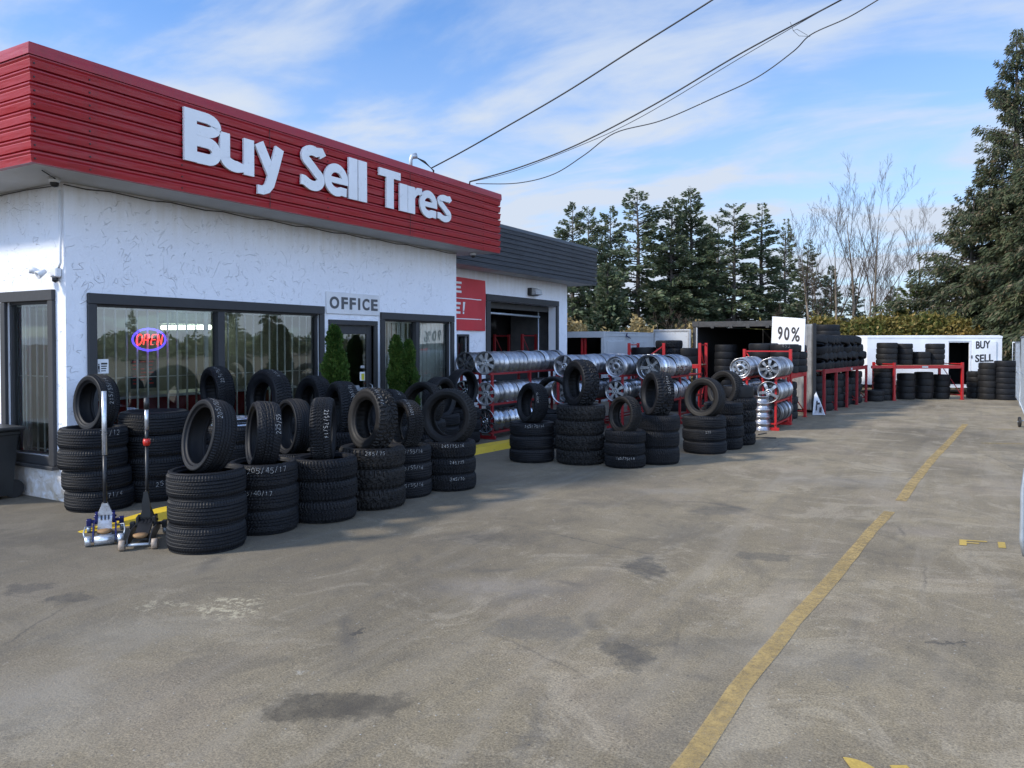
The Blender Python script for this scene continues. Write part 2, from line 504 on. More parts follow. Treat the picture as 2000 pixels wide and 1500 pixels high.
def copy_tree(o, parent=None):
    c = o.copy(); COL.objects.link(c)
    if parent is not None: c.parent = parent
    for ch in list(o.children): copy_tree(ch, c)
    return c
def quads(name, V, mat, parent=None):
    """V: (n,4,3) array of small leaf faces"""
    n = len(V)
    me = bpy.data.meshes.new(name)
    me.vertices.add(n * 4); me.vertices.foreach_set('co', np.asarray(V, dtype=np.float32).ravel())
    me.loops.add(n * 4); me.loops.foreach_set('vertex_index', np.arange(n * 4, dtype=np.int32))
    me.polygons.add(n); me.polygons.foreach_set('loop_start', np.arange(0, n * 4, 4, dtype=np.int32))
    me.polygons.foreach_set('loop_total', np.full(n, 4, dtype=np.int32))
    me.update(calc_edges=True); me.validate()
    me.materials.append(MATS[mat])
    return link(name, me, parent)

# text from the built-in font, as flat outlines extruded
def text_geo(s, bold=0.0, extrude=0.01):
    cu = bpy.data.curves.new('lettering', 'FONT')
    cu.body = s; cu.size = 1.0; cu.offset = bold; cu.extrude = extrude; cu.resolution_u = 5
    cu.space_character = 1.0
    o = bpy.data.objects.new('lettering', cu); COL.objects.link(o)
    dg = bpy.context.evaluated_depsgraph_get()
    me = bpy.data.meshes.new_from_object(o.evaluated_get(dg))
    vs = [v.co.copy() for v in me.vertices]; fs = [tuple(p.vertices) for p in me.polygons]
    COL.objects.unlink(o); bpy.data.objects.remove(o); bpy.data.meshes.remove(me)
    xs = [v.x for v in vs]; ys = [v.y for v in vs]; zs = [v.z for v in vs]
    return vs, fs, (min(xs), max(xs), min(ys), max(ys), min(zs), max(zs))
def fit_text(mb, s, bold, fn, a0, a1, b0, b1, t):
    """letters filling a0..a1 by b0..b1 with thickness t; fn(a,b,c)->xyz"""
    vs, fs, (x0, x1, y0, y1, z0, z1) = text_geo(s, bold)
    out = [fn(a0 + (v.x - x0) / (x1 - x0) * (a1 - a0), b0 + (v.y - y0) / (y1 - y0) * (b1 - b0), (v.z - z0) / (z1 - z0) * t) for v in vs]
    mb.add(out, fs)
    return mb

# ---------------------------------------------------------------- ground
def asphalt():
    m, nt, b = newmat('asphalt')
    p = worldpos(nt)
    n_big = noise(nt, p, 0.35, 5, 0.6, 0.5)
    n_mid = noise(nt, p, 1.9, 6, 0.65, 0.6)
    n_fine = noise(nt, p, 90, 3, 0.7)
    n_grit = noise(nt, p, 34, 4, 0.75)
    c = mix(nt, ramp(nt, n_big, 0.30, 0.72), (0.126, 0.103, 0.069), (0.258, 0.213, 0.140))
    c = mix(nt, M(nt, 'MULTIPLY', ramp(nt, n_mid, 0.40, 0.72), 0.50), c, (0.105, 0.090, 0.070))
    n_blot = noise(nt, p, 5.5, 7, 0.72, 0.8)
    c = mix(nt, M(nt, 'MULTIPLY', ramp(nt, n_blot, 0.52, 0.68), 0.34), c, (0.095, 0.083, 0.068))
    c = mix(nt, M(nt, 'MULTIPLY', ramp(nt, n_blot, 0.30, 0.44, (1, 1, 1), (0, 0, 0)), 0.34), c, (0.31, 0.27, 0.205))
    n_w = noise(nt, p, 1.15, 9, 0.72, 1.1)
    c = mix(nt, M(nt, 'MULTIPLY', ramp(nt, n_w, 0.53, 0.60), 0.42), c, (0.300, 0.258, 0.190))
    c = mix(nt, M(nt, 'MULTIPLY', ramp(nt, n_w, 0.38, 0.46, (1, 1, 1), (0, 0, 0)), 0.42), c, (0.092, 0.080, 0.062))
    n_sp = noise(nt, p, 3.1, 10, 0.8, 0.4)
    c = mix(nt, M(nt, 'MULTIPLY', ramp(nt, n_sp, 0.63, 0.66), 0.45), c, (0.36, 0.33, 0.27))
    c = mix(nt, M(nt, 'MULTIPLY', ramp(nt, n_sp, 0.33, 0.36, (1, 1, 1), (0, 0, 0)), 0.55), c, (0.070, 0.062, 0.052))
    n_pat = noise(nt, p, 0.75, 3, 0.5, 0.3)
    c = mix(nt, M(nt, 'MULTIPLY', ramp(nt, n_pat, 0.52, 0.66), 0.30), c, (0.245, 0.200, 0.150))
    c = mix(nt, ramp(nt, n_grit, 0.30, 0.70), c, mix(nt, 1.0, c, (1.42, 1.40, 1.36), 'MULTIPLY'))
    c = mix(nt, 1.0, c, ramp(nt, n_fine, 0.28, 0.72, (0.50, 0.50, 0.50), (1.46, 1.45, 1.42)), 'MULTIPLY')
    # pale stone chips in the surface
    vo = N(nt, 'ShaderNodeTexVoronoi'); vo.inputs['Scale'].default_value = 22; nt.links.new(p, vo.inputs['Vector'])
    chip = ramp(nt, vo.outputs['Distance'], 0.06, 0.14, (1, 1, 1), (0, 0, 0))
    sepc = N(nt, 'ShaderNodeSeparateColor'); nt.links.new(vo.outputs['Color'], sepc.inputs[0])
    rare = ramp(nt, sepc.outputs[0], 0.74, 0.80)
    c = mix(nt, M(nt, 'MULTIPLY', M(nt, 'MULTIPLY', chip, rare), 0.8), c, (0.42, 0.40, 0.36))
    rare2 = ramp(nt, sepc.outputs[1], 0.93, 0.95)
    chipb = ramp(nt, vo.outputs['Distance'], 0.10, 0.22, (1, 1, 1), (0, 0, 0))
    c = mix(nt, M(nt, 'MULTIPLY', M(nt, 'MULTIPLY', chipb, rare2), 0.6), c, (0.05, 0.048, 0.045))
    # traffic streaks running along the drive
    mpz = N(nt, 'ShaderNodeMapping'); mpz.inputs['Scale'].default_value = (2.0, 0.22, 1); mpz.inputs['Rotation'].default_value = (0, 0, R_(-6)); nt.links.new(p, mpz.inputs[0])
    stq = noise(nt, mpz.outputs[0], 1.3, 6, 0.65, 0.5)
    c = mix(nt, M(nt, 'MULTIPLY', ramp(nt, stq, 0.50, 0.68), 0.45), c, (0.29, 0.25, 0.19))
    c = mix(nt, M(nt, 'MULTIPLY', ramp(nt, stq, 0.30, 0.46, (1, 1, 1), (0, 0, 0)), 0.30), c, (0.10, 0.095, 0.088))
    # building's shade painted into the ground colour in front of the shop
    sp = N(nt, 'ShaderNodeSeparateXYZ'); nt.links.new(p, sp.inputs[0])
    shop_shade = M(nt, 'DIVIDE', M(nt, 'SUBTRACT', -0.6, M(nt, 'ADD', sp.outputs[0], M(nt, 'MULTIPLY', n_mid, 2.4))), 4.6, clamp=True)
    c = mix(nt, M(nt, 'MULTIPLY', shop_shade, 0.66), c, (0.082, 0.074, 0.062))
    # stains: (u, v, rx, ry, angle, colour, strength, threshold)
    stains = [(615, 1385, .24, .13, 10, (.066, .056, .042), 1.0, 0), (705, 1390, .20, .11, 10, (.080, .068, .051), .95, 0), (450, 1188, .20, .22, 0, (.40, .35, .24), .9, 1), (310, 1187, .20, .07, 0, (.34, .30, .21), .7, 1),
              (40, 1152, .16, .1, 0, (.06, .055, .05), .75, 0), (122, 1173, .12, .12, 0, (.05, .047, .045), .75, 0), (708, 1233, .075, .03, 25, (.05, .047, .043), .9, 0),
              (930, 1053, .5, .28, 0, (.060, .056, .053), .75, 0), (1270, 1110, .14, .26, 0, (.05, .048, .046), .85, 0), (1400, 998, .3, .2, 10, (.07, .066, .06), .7, 0),
              (1225, 1290, .12, .18, 0, (.055, .052, .048), .8, 0), (1400, 1265, .4, .16, 20, (.085, .08, .072), .55, 0), (1030, 1165, .35, .12, 30, (.08, .075, .068), .6, 0),
              (1860, 1262, .06, .025, -10, (.05, .046, .042), .9, 0), (1500, 1090, .22, .12, 0, (.07, .066, .06), .7, 0), (1150, 985, .4, .2, 0, (.08, .075, .07), .6, 0),
              (1330, 1040, .5, .5, 0, (.08, .076, .07), .5, 0), (960, 1150, .5, .25, 0, (.27, .24, .21), .5, 0), (1650, 940, .9, .4, 0, (.26, .235, .20), .5, 0), (1300, 960, .5, .2, 0, (.26, .24, .21), .5, 0), (1810, 1040, .35, .25, 0, (.28, .235, .19), .55, 0), (1050, 1230, .25, .2, 0, (.10, .094, .085), .6, 0), (600, 1318, .06, .03, 20, (.4, .38, .33), .7, 1), (1040, 1440, .5, .05, 70, (.09, .085, .078), .5, 0),
              (1640, 1300, .5, .3, 0, (.17, .155, .13), .5, 0), (230, 1240, .5, .3, 0, (.20, .185, .155), .5, 0), (60, 1380, .5, .4, 0, (.26, .24, .20), .5, 0)]
    warp = N(nt, 'ShaderNodeTexNoise'); warp.inputs['Scale'].default_value = 3.2; warp.inputs['Detail'].default_value = 7; warp.inputs['Roughness'].default_value = 0.75
    nt.links.new(p, warp.inputs['Vector'])
    wv = N(nt, 'ShaderNodeVectorMath', operation='MULTIPLY_ADD')
    nt.links.new(warp.outputs['Color'], wv.inputs[0]); wv.inputs[1].default_value = (0.60, 0.60, 0); wv.inputs[2].default_value = (-0.30, -0.30, 0)
    pv = N(nt, 'ShaderNodeVectorMath', operation='ADD'); nt.links.new(p, pv.inputs[0]); nt.links.new(wv.outputs[0], pv.inputs[1])
    mott = ramp(nt, noise(nt, p, 11, 6, 0.8), 0.32, 0.62, (.45, .45, .45), (1, 1, 1))
    wv2 = N(nt, 'ShaderNodeVectorMath', operation='MULTIPLY_ADD')
    nt.links.new(warp.outputs['Color'], wv2.inputs[0]); wv2.inputs[1].default_value = (0.16, 0.16, 0); nt.links.new(p, wv2.inputs[2]); pv2 = wv2
    flk = ramp(nt, noise(nt, p, 16, 6, 0.75), 0.50, 0.56)
    for (u, v, rx, ry, ang, col, st_, flaky) in stains:
        g = at(u, dep(v))
        ma = N(nt, 'ShaderNodeMapping', vector_type='TEXTURE')
        ma.inputs['Location'].default_value = (g.x, g.y, 0)
        ma.inputs['Rotation'].default_value = (0, 0, YAW + R_(ang))
        ma.inputs['Scale'].default_value = (rx * 1.25, ry * 1.25, 10)
        nt.links.new(pv.outputs[0], ma.inputs[0])
        ln = N(nt, 'ShaderNodeVectorMath', operation='LENGTH'); nt.links.new(ma.outputs[0], ln.inputs[0])
        soft = 0.15 if max(rx, ry) > 0.3 else 0.68
        f = ramp(nt, ln.outputs['Value'], soft, 1.0, (1, 1, 1), (0, 0, 0))
        if flaky: f = M(nt, 'MULTIPLY', f, flk)
        else: f = M(nt, 'MULTIPLY', f, mott)
        c = mix(nt, M(nt, 'MULTIPLY', f, st_ * .88), c, col)
    # long curved skid marks
    for (u, v, rad, w, a0) in [(980, 1085, .42, .05, .25), (1000, 1210, .9, .05, .25), (1380, 1000, .5, .05, .2), (1450, 1220, .8, .05, .2), (1230, 1330, .55, .06, .2), (640, 1100, .8, .05, .2), (1180, 905, .8, .07, .2)]:
        g = at(u, dep(v))
        vs_ = N(nt, 'ShaderNodeVectorMath', operation='SUBTRACT'); nt.links.new(pv2.outputs[0], vs_.inputs[0]); vs_.inputs[1].default_value = (g.x, g.y, 0)
        ln = N(nt, 'ShaderNodeVectorMath', operation='LENGTH'); nt.links.new(vs_.outputs[0], ln.inputs[0])
        ring = M(nt, 'SUBTRACT', 1.0, M(nt, 'DIVIDE', M(nt, 'ABSOLUTE', M(nt, 'SUBTRACT', ln.outputs['Value'], rad)), w * 1.6), clamp=True)
        keep = ramp(nt, noise(nt, p, 0.9 + rad, 2), 0.52, 0.64)
        c = mix(nt, M(nt, 'MULTIPLY', M(nt, 'MULTIPLY', ring, keep), 0.5), c, (0.07, 0.066, 0.062))
    # hairline cracks
    vc = N(nt, 'ShaderNodeTexVoronoi', feature='DISTANCE_TO_EDGE'); vc.inputs['Scale'].default_value = 0.42; nt.links.new(pv2.outputs[0], vc.inputs['Vector'])
    ck = M(nt, 'MULTIPLY', ramp(nt, vc.outputs['Distance'], 0.001, 0.0045, (1, 1, 1), (0, 0, 0)), ramp(nt, noise(nt, p, 0.6, 3), 0.50, 0.60))
    c = mix(nt, M(nt, 'MULTIPLY', ck, 0.6), c, (0.06, 0.055, 0.05))
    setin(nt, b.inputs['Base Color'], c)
    setin(nt, b.inputs['Roughness'], M(nt, 'ADD', M(nt, 'MULTIPLY', n_mid, 0.15), 0.78))
    b.inputs['Specular IOR Level'].default_value = 0.25
    h = M(nt, 'ADD', M(nt, 'MULTIPLY', n_fine, 0.5), M(nt, 'ADD', M(nt, 'MULTIPLY', n_grit, 0.6), M(nt, 'MULTIPLY', chip, 0.3)))
    bump(nt, b, h, 0.8, 0.008)
    MATS['asphalt'] = m
asphalt()
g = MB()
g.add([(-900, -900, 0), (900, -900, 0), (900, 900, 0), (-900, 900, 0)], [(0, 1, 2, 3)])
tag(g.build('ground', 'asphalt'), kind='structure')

def worn_paint(name, col, lo, hi):
    m, nt, b = newmat(name)
    p = worldpos(nt)
    f = noise(nt, p, 14, 9, 0.82, 0.2)
    fine = noise(nt, p, 80, 4, 0.75)
    c = mix(nt, ramp(nt, noise(nt, p, 2.2, 5), 0.3, 0.7), col, tuple(x * 0.72 for x in col))
    c = mix(nt, 1.0, c, ramp(nt, fine, 0.3, 0.7, (0.75, 0.75, 0.75), (1.2, 1.2, 1.2)), 'MULTIPLY')
    setin(nt, b.inputs['Base Color'], c)
    b.inputs['Roughness'].default_value = 0.75
    out = nt.nodes['Material Output']
    tr = N(nt, 'ShaderNodeBsdfTransparent')
    ms = N(nt, 'ShaderNodeMixShader')
    k = M(nt, 'ADD', M(nt, 'MULTIPLY', f, 0.6), M(nt, 'MULTIPLY', fine, 0.4))
    nt.links.new(ramp(nt, k, lo, hi, (1, 1, 1), (0, 0, 0)), ms.inputs[0])
    nt.links.new(tr.outputs[0], ms.inputs[1]); nt.links.new(b.outputs[0], ms.inputs[2])
    nt.links.new(ms.outputs[0], out.inputs[0])
    MATS[name] = m
worn_paint('line_yellow', (0.50, 0.345, 0.125), 0.40, 0.66)
worn_paint('line_yellow_faint', (0.40, 0.29, 0.10), 0.44, 0.56)
worn_paint('line_white_faint', (0.45, 0.43, 0.40), 0.40, 0.54)
worn_paint('letter_yellow', (0.50, 0.34, 0.07), 0.68, 0.80)

def ground_strip(name, cl, w0, w1, mat, z=0.004, wob=0.004):
    mb = MB(); pts = []
    r = random.Random(len(name) + int(cl[0][0]))
    P = [at(u, dep(v)) for u, v in cl]
    L = []
    for a, b_ in zip(P[:-1], P[1:]):
        n = max(2, int((b_ - a).length / 0.25))
        for i in range(n): L.append(a.lerp(b_, i / n))
    L.append(P[-1])
    vs = []
    for i, q in enumerate(L):
        d = (L[min(i + 1, len(L) - 1)] - L[max(i - 1, 0)]).normalized()
        s_ = Vector((-d.y, d.x, 0)); t = i / (len(L) - 1); w = (w0 + (w1 - w0) * t) / 2
        vs.append(q + s_ * (w + r.uniform(-wob, wob)) + Vector((0, 0, z)))
        vs.append(q - s_ * (w + r.uniform(-wob, wob)) + Vector((0, 0, z)))
    mb.add(vs, [(2 * i, 2 * i + 1, 2 * i + 3, 2 * i + 2) for i in range(len(L) - 1)])
    return tag(mb.build(name, mat), kind='structure')
ground_strip('painted_line', [(1325, 1530), (1361, 1481), (1445, 1355), (1552, 1220), (1627, 1136), (1706, 1038), (1741, 1001)], 0.098, 0.10, 'line_yellow')
ground_strip('painted_line', [(1762, 980), (1788, 942), (1823, 898), (1856, 864), (1887, 829)], 0.11, 0.11, 'line_yellow')
ground_strip('painted_line', [(1918, 866), (2010, 868)], 0.10, 0.10, 'line_yellow_faint')
ground_strip('painted_line', [(1930, 838), (1990, 840)], 0.10, 0.10, 'line_yellow_faint')
ground_strip('painted_line', [(1938, 815), (1985, 815)], 0.10, 0.10, 'line_white_faint')
ground_strip('painted_line', [(1915, 796), (1960, 796)], 0.10, 0.10, 'line_white_faint')
# road letters F I R E on the right, and the top of another letter at the very front
mb = MB()
o_ = at(1878, dep(1067)); ex = (at(1997, dep(1075)) - o_).normalized(); ey = o_.normalized()
def rl(mb, x0, x1, y0, y1):
    q = [o_ + ex * a + ey * b_ * .82 + Vector((0, 0, .004)) for a, b_ in ((x0, y0), (x1, y0), (x1, y1), (x0, y1))]
    mb.add(q, [(0, 1, 2, 3)])
rl(mb, 0, .055, 0, .26); rl(mb, .055, .21, .215, .26); rl(mb, .055, .15, .11, .15)
rl(mb, .29, .345, 0, .26)
rl(mb, .46, .515, 0, .26); rl(mb, .515, .60, .215, .26); rl(mb, .60, .65, .12, .26); rl(mb, .515, .60, .09, .13); rl(mb, .58, .64, 0, .09)
rl(mb, .74, .795, 0, .26); rl(mb, .795, .90, .215, .26); rl(mb, .795, .88, .11, .15); rl(mb, .795, .90, 0, .045)
tag(mb.build('painted_lettering', 'letter_yellow'), kind='structure')
mb = MB()
c0 = at(1708, dep(1530)); vs = [c0 + Vector((0, 0, .004))]
for i in range(13):
    t = -0.1 + (PI / 2 + 0.25) * i / 12
    vs.append(c0 + Vector((RX, RY, 0)) * (-.045 + .105 * max(0, math.cos(t))) + Vector((FX, FY, 0)) * .15 * math.sin(t) + Vector((0, 0, .004)))
vs.append(c0 + Vector((RX, RY, 0)) * -.05 + Vector((0, 0, .004)))
mb.add(vs, [tuple(range(len(vs)))])
q = at(1785, dep(1530))
mb.add([q + Vector((RX, RY, 0)) * a + Vector((FX, FY, 0)) * b_ + Vector((0, 0, .004)) for a, b_ in ((-.04, -.1), (.04, -.1), (.035, .09), (-.035, .09))], [(0, 1, 2, 3)])
tag(mb.build('painted_lettering', 'letter_yellow'), kind='structure')

# low yellow kerb in front of the shop, tapering to the ground at its near end
mb = MB()
KP = [(-6.80, 3.98, .01, .02), (-6.70, 4.75, .075, .11), (-6.62, 6.5, .09, .13), (-6.55, 9.0, .09, .13), (-6.42, 10.6, .09, .13), (-6.25, 11.7, .09, .13), (-5.9, 12.9, .09, .13)]
vs = []
for (x, y, h, w) in KP:
    vs += [(x - w - .02, y, 0), (x - w, y, h), (x + w - .02, y, h), (x + w + .03, y, 0)]
fs = []
for i in range(len(KP) - 1):
    for k in range(3): fs.append((4 * i + k, 4 * i + k + 1, 4 * i + 5 + k, 4 * i + 4 + k))
fs += [(0, 1, 2, 3), tuple(4 * (len(KP) - 1) + k for k in (3, 2, 1, 0))]
mb.add(vs, fs)
tag(mb.build('kerb', 'yellow_kerb_paint'), 'low yellow painted kerb running under the tire stacks in front of the shop', 'kerb')

# ---------------------------------------------------------------- shop building
WX, WY0, WY1 = -8.2, 4.67, 12.0
SOF, ZT = 3.40, 4.50
FXX, FY0, FY1 = -7.54, 3.99, 12.5
shop = thing('shop_building', 'white stucco shop with red ribbed metal fascia along its roof edge', 'building', (WX, WY0, 0))
def wall_panel(mb, a0, a1, z0, z1, holes, fn, t=0.22):
    """wall with openings; fn(a, depth, z) -> xyz, depth 0 outside"""
    As = sorted({a0, a1, *[h[0] for h in holes], *[h[1] for h in holes]})
    Zs = sorted({z0, z1, *[h[2] for h in holes], *[h[3] for h in holes]})
    for i in range(len(As) - 1):
        for j in range(len(Zs) - 1):
            ca, cz = (As[i] + As[i + 1]) / 2, (Zs[j] + Zs[j + 1]) / 2
            if any(h[0] < ca < h[1] and h[2] < cz < h[3] for h in holes): continue
            for dd in (0, t):
                mb.add([fn(As[i], dd, Zs[j]), fn(As[i + 1], dd, Zs[j]), fn(As[i + 1], dd, Zs[j + 1]), fn(As[i], dd, Zs[j + 1])], [(0, 1, 2, 3)])
    for h in holes:
        b0, b1, c0_, c1_ = h
        for (p, q) in (((b0, c0_), (b1, c0_)), ((b1, c0_), (b1, c1_)), ((b1, c1_), (b0, c1_)), ((b0, c1_), (b0, c0_))):
            mb.add([fn(p[0], 0, p[1]), fn(q[0], 0, q[1]), fn(q[0], t, q[1]), fn(p[0], t, p[1])], [(0, 1, 2, 3)])
fn_front = lambda a, d_, z: (WX - d_, a, z)
fn_left = lambda a, d_, z: (a, WY0 + d_, z)
W1 = (4.98, 8.40, 0.42, 2.14)
DR = (8.68, 9.62, 0.03, 1.98)
W2 = (9.87, 11.80, 0.42, 2.10)
SW = (-9.36, -8.47, 0.46, 2.17)
mb = MB()
wall_panel(mb, WY0, WY1, 0, SOF, [W1, DR, W2], fn_front)
wall_panel(mb, -16.0, WX, 0, SOF, [SW], fn_left)
mb.add([(-16, WY1, 0), (WX, WY1, 0), (WX, WY1, SOF), (-16, WY1, SOF)], [(0, 1, 2, 3)])
mb.build('wall', 'stucco', shop)
# rooms behind the glass
mb = MB()
mb.box(-13.2, -13.1, WY0 + .24, WY1 - .1, 0.06, 3.2)
mb.box(-13.1, WX - .23, WY1 - .2, WY1 - .1, 0.06, 3.2)
mb.box(-13.1, WX - .23, WY0 + .24, WY1 - .2, 3.0, 3.1)
mb.box(-13.1, -8.9, 9.70, 9.78, 0.06, 3.0)
mb.build('room_wall', 'interior', shop)
MB().box(-13.1, WX - .23, WY0 + .24, WY1 - .2, 0.02, 0.06).build('room_floor', 'interior_floor', shop)
# soffit and roof
mb = MB()
mb.box(-16, FXX - .04, FY0 + .04, FY1 - .02, SOF + .002, SOF + .05)
mb.build('soffit', 'soffit', shop)
mb = MB(); mb.box(-16, FXX - .06, FY0 + .06, FY1 - .06, 4.36, 4.42)
mb.build('roof', 'roofing', shop)
def ribbed(profile, path_fn, npts, name, mat, parent):
    mb = MB(); m = len(profile); vs = []; fs = []
    for i in range(npts):
        for (o, z) in profile: vs.append(path_fn(i, o, z))
    for i in range(npts - 1):
        for k in range(m - 1): fs.append((i * m + k, (i + 1) * m + k, (i + 1) * m + k + 1, i * m + k + 1))
    mb.add(vs, fs)
    return mb.build(name, mat, parent)
def rib_profile(z0, z1, n):
    pr = [(-.06, z0), (0.0, z0)]
    H = (z1 - z0) / n
    for i in range(n):
        a = z0 + i * H
        pr += [(0.0, a + .004), (0.012, a + H * .50), (0.010, a + H * .56), (0.022, a + H * .70), (0.022, a + H * .80), (-.040, a + H * .84), (-.040, a + H * .97)]
    pr += [(0.0, z1 - .002), (0.0, z1)]
    return pr
pr = rib_profile(SOF, 4.42, 8)
ribbed(pr, lambda i, o, z: [(-16, FY0 - o, z), (FXX + o, FY0 - o, z), (FXX + o, FY1, z)][i], 3, 'fascia', 'red_panel', shop)
cap = [(-.10, 4.40), (0.035, 4.40), (0.035, 4.405), (0.03, 4.50), (0.02, 4.515), (-.12, 4.525), (-.12, 4.40)]
ribbed(cap, lambda i, o, z: [(-16, FY0 - o, z), (FXX + o, FY0 - o, z), (FXX + o, FY1 + .01, z)][i], 3, 'fascia_cap', 'red_panel', shop)
mb = MB(); mb.box(FXX - .10, FXX - .06, FY0 + .1, FY1 - .02, SOF + .05, 4.39); mb.box(-12, FXX - .10, FY1 - .06, FY1 - .02, SOF + .05, 4.39)
mb.build('fascia_end', 'red_panel', shop)
# screws of the fascia
for y in (FY0 + .027, 5.6, 7.9, 10.1, 11.9, 4.55):
    for i in range(8):
        z = SOF + (i + .28) * 0.1275
        MB().box(FXX + .008, FXX + .015, y - .007, y + .007, z - .007, z + .007).build('screw', 'black_metal', shop)
for y in (6.86, 9.72):
    MB().box(FXX + .0205, FXX + .0245, y - .003, y + .003, SOF + .01, 4.39).build('panel_seam', 'black_metal', shop)

def window(hole, fn, out, parent, mull=None, bars=None, rail=None, name='window'):
    a0, a1, z0, z1 = hole
    mb = MB()
    def bx(p0, p1, d0, d1, q0, q1, m_=None):
        x = [fn(p0, d0, q0), fn(p1, d1, q1)]
        lo = [min(x[0][i], x[1][i]) for i in range(3)]; hi = [max(x[0][i], x[1][i]) for i in range(3)]
        (m_ or mb).bbox(lo[0], hi[0], lo[1], hi[1], lo[2], hi[2], .004)
    w = .085
    bx(a0 - w, a1 + w, -.045, -.002, z1 - .01, z1 + w + .02)      # head board
    bx(a0 - w, a0 + .012, -.04, -.002, z0 - w, z1 - .012)
    bx(a1 - .012, a1 + w, -.04, -.002, z0 - w, z1 - .012)
    bx(a0 - w - .03, a1 + w + .03, -.075, -.002, z0 - w - .04, z0 - w - .002)
    bx(a0 + .014, a1 - .014, -.03, -.004, z0 - w, z0 + .01)
    # inner metal frame
    bx(a0 + .002, a0 + .035, .02, .10, z0 + .012, z1 - .04); bx(a1 - .035, a1 - .002, .02, .10, z0 + .012, z1 - .04)
    bx(a0 + .002, a1 - .002, .02, .10, z1 - .038, z1 - .002); 
    if mull is not None: bx(mull - .05, mull + .05, -.02, .10, z0 + .012, z1 - .04)
    w_ = mb.build(name, 'black_trim', parent)
    gl = MB()
    segs = [(a0 + .03, a1 - .03)] if mull is None else [(a0 + .03, mull - .04), (mull + .04, a1 - .03)]
    for s0, s1 in segs:
        gl.add([fn(s0, .055, z0 + .01), fn(s1, .055, z0 + .01), fn(s1, .055, z1 - .03), fn(s0, .055, z1 - .03)], [(0, 1, 2, 3)])
        gl.build('pane', 'glass', w_); gl = MB()
    if bars:
        bb = MB()
        for s0, s1 in segs:
            n = bars if mull is None else max(3, int((s1 - s0) / bars_sp))
            for i in range(1, n + 1):
                a = s0 + (s1 - s0) * i / (n + 1)
                bb.cyl(fn(a, .085, z0 + .03), fn(a, .085, z1 - .05), .0125, 6)
            bb.cyl(fn(s0, .096, z1 - .05), fn(s1, .096, z1 - .05), .012, 6)
            bb.cyl(fn(s0, .098, rail), fn(s1, .098, rail), .006, 6)
            bb.cyl(fn(s0, .138, z0 + .05), fn(s1, .138, z0 + .05), .010, 6)
        bb.build('security_bars', 'white_wire', w_)
    return w_
bars_sp = 0.145
w1 = window(W1, fn_front, 1, shop, 6.65, True, 1.30)
MB().box(WX - .17, WX - .15, 6.52, 6.58, .5, 2.09).build('inner_jamb', 'white_wire', w1)
bars_sp = 0.13
w2 = window(W2, fn_front, 1, shop, 10.79, True, 1.25)
mb = MB()
for i in range(15):
    y = 9.93 + i * .125
    if abs(y + .05 - 10.79) < .1: continue
    mb.box(WX - .165 - (i % 3) * .008, WX - .160, y, y + .085, .5, 2.05)
mb.build('blinds', 'white_wire', w2)
sw = window(SW, fn_left, 1, shop, None, 5, 1.33)
MB().box(SW[0] + .036, SW[0] + .14, WY0 + .13, WY0 + .16, .49, 2.12).build('inner_jamb', 'white_wire', sw)
# door
mb = MB()
y0, y1, z0, z1 = DR
mb.bbox(WX - .1, WX + .03, y0 - .085, y0, 0, z1, .004); mb.bbox(WX - .1, WX + .03, y1, y1 + .085, 0, z1, .004); mb.bbox(WX - .1, WX + .032, y0 - .085, y1 + .085, z1 + .002, z1 + .075, .004)
mb.bbox(WX - .075, WX - .03, y0 + .005, y0 + .09, .03, z1 - .005, .004); mb.bbox(WX - .075, WX - .03, y1 - .12, y1 - .005, .03, z1 - .005, .004)
mb.bbox(WX - .074, WX - .031, y0 + .091, y1 - .121, z1 - .14, z1 - .006, .004); mb.bbox(WX - .074, WX - .031, y0 + .091, y1 - .121, .032, .28, .004)
dr = mb.build('door', 'black_trim', shop)
MB().add([(WX - .05, y0 + .09, .28), (WX - .05, y1 - .12, .28), (WX - .05, y1 - .12, z1 - .14), (WX - .05, y0 + .09, z1 - .14)], [(0, 1, 2, 3)]).build('pane', 'glass', dr)
mb = MB(); mb.bbox(WX - .03, WX + .02, y0 + .1, y1 - .15, .94, .99, .006); mb.bbox(WX - .028, WX - .012, y0 + .3, y0 + .62, .985, 1.03, .003); mb.build('push_bar', 'galvanised', dr)
MB().tube([(WX - .03, y1 - .06, .72), (WX + .03, y1 - .06, .75), (WX + .03, y1 - .06, 1.02), (WX - .03, y1 - .06, 1.05)], .009, 8).build('handle', 'galvanised', dr)
mb = MB(); mb.box(WX - .049, WX - .046, y1 - .27, y1 - .15, 1.10, 1.24); st_ = mb.build('notice', 'sign_white', dr)
MB().box(WX - .0455, WX - .044, y1 - .235, y1 - .165, 1.11, 1.21).build('notice', 'sticker_yellow', dr)
mb = MB(); mb.box(WX - .049, WX - .047, y1 - .25, y1 - .16, 1.30, 1.34); mb.build('notice', 'label_grey', dr)
# small sticker with a little figure in the big window
mb = MB(); mb.box(WX - .052, WX - .049, 5.03, 5.17, 1.36, 1.52)
stk = tag(mb.build('window_sticker', 'sign_white'), 'small white security sticker with a walking figure in the big window', 'sticker')
mb = MB()
mb.box(WX - .0485, WX - .0475, 5.047, 5.067, 1.41, 1.45); mb.box(WX - .0485, WX - .0475, 5.050, 5.064, 1.455, 1.47)
mb.box(WX - .0485, WX - .0475, 5.047, 5.054, 1.375, 1.409); mb.box(WX - .0485, WX - .0475, 5.060, 5.067, 1.375, 1.409)
for i, (a, b_) in enumerate(((1.46, 1.48), (1.435, 1.448), (1.41, 1.422), (1.385, 1.395))): mb.box(WX - .0485, WX - .0475, 5.083, 5.155 - i * .006, a, b_)
mb.build('print', 'lettering_black', stk)
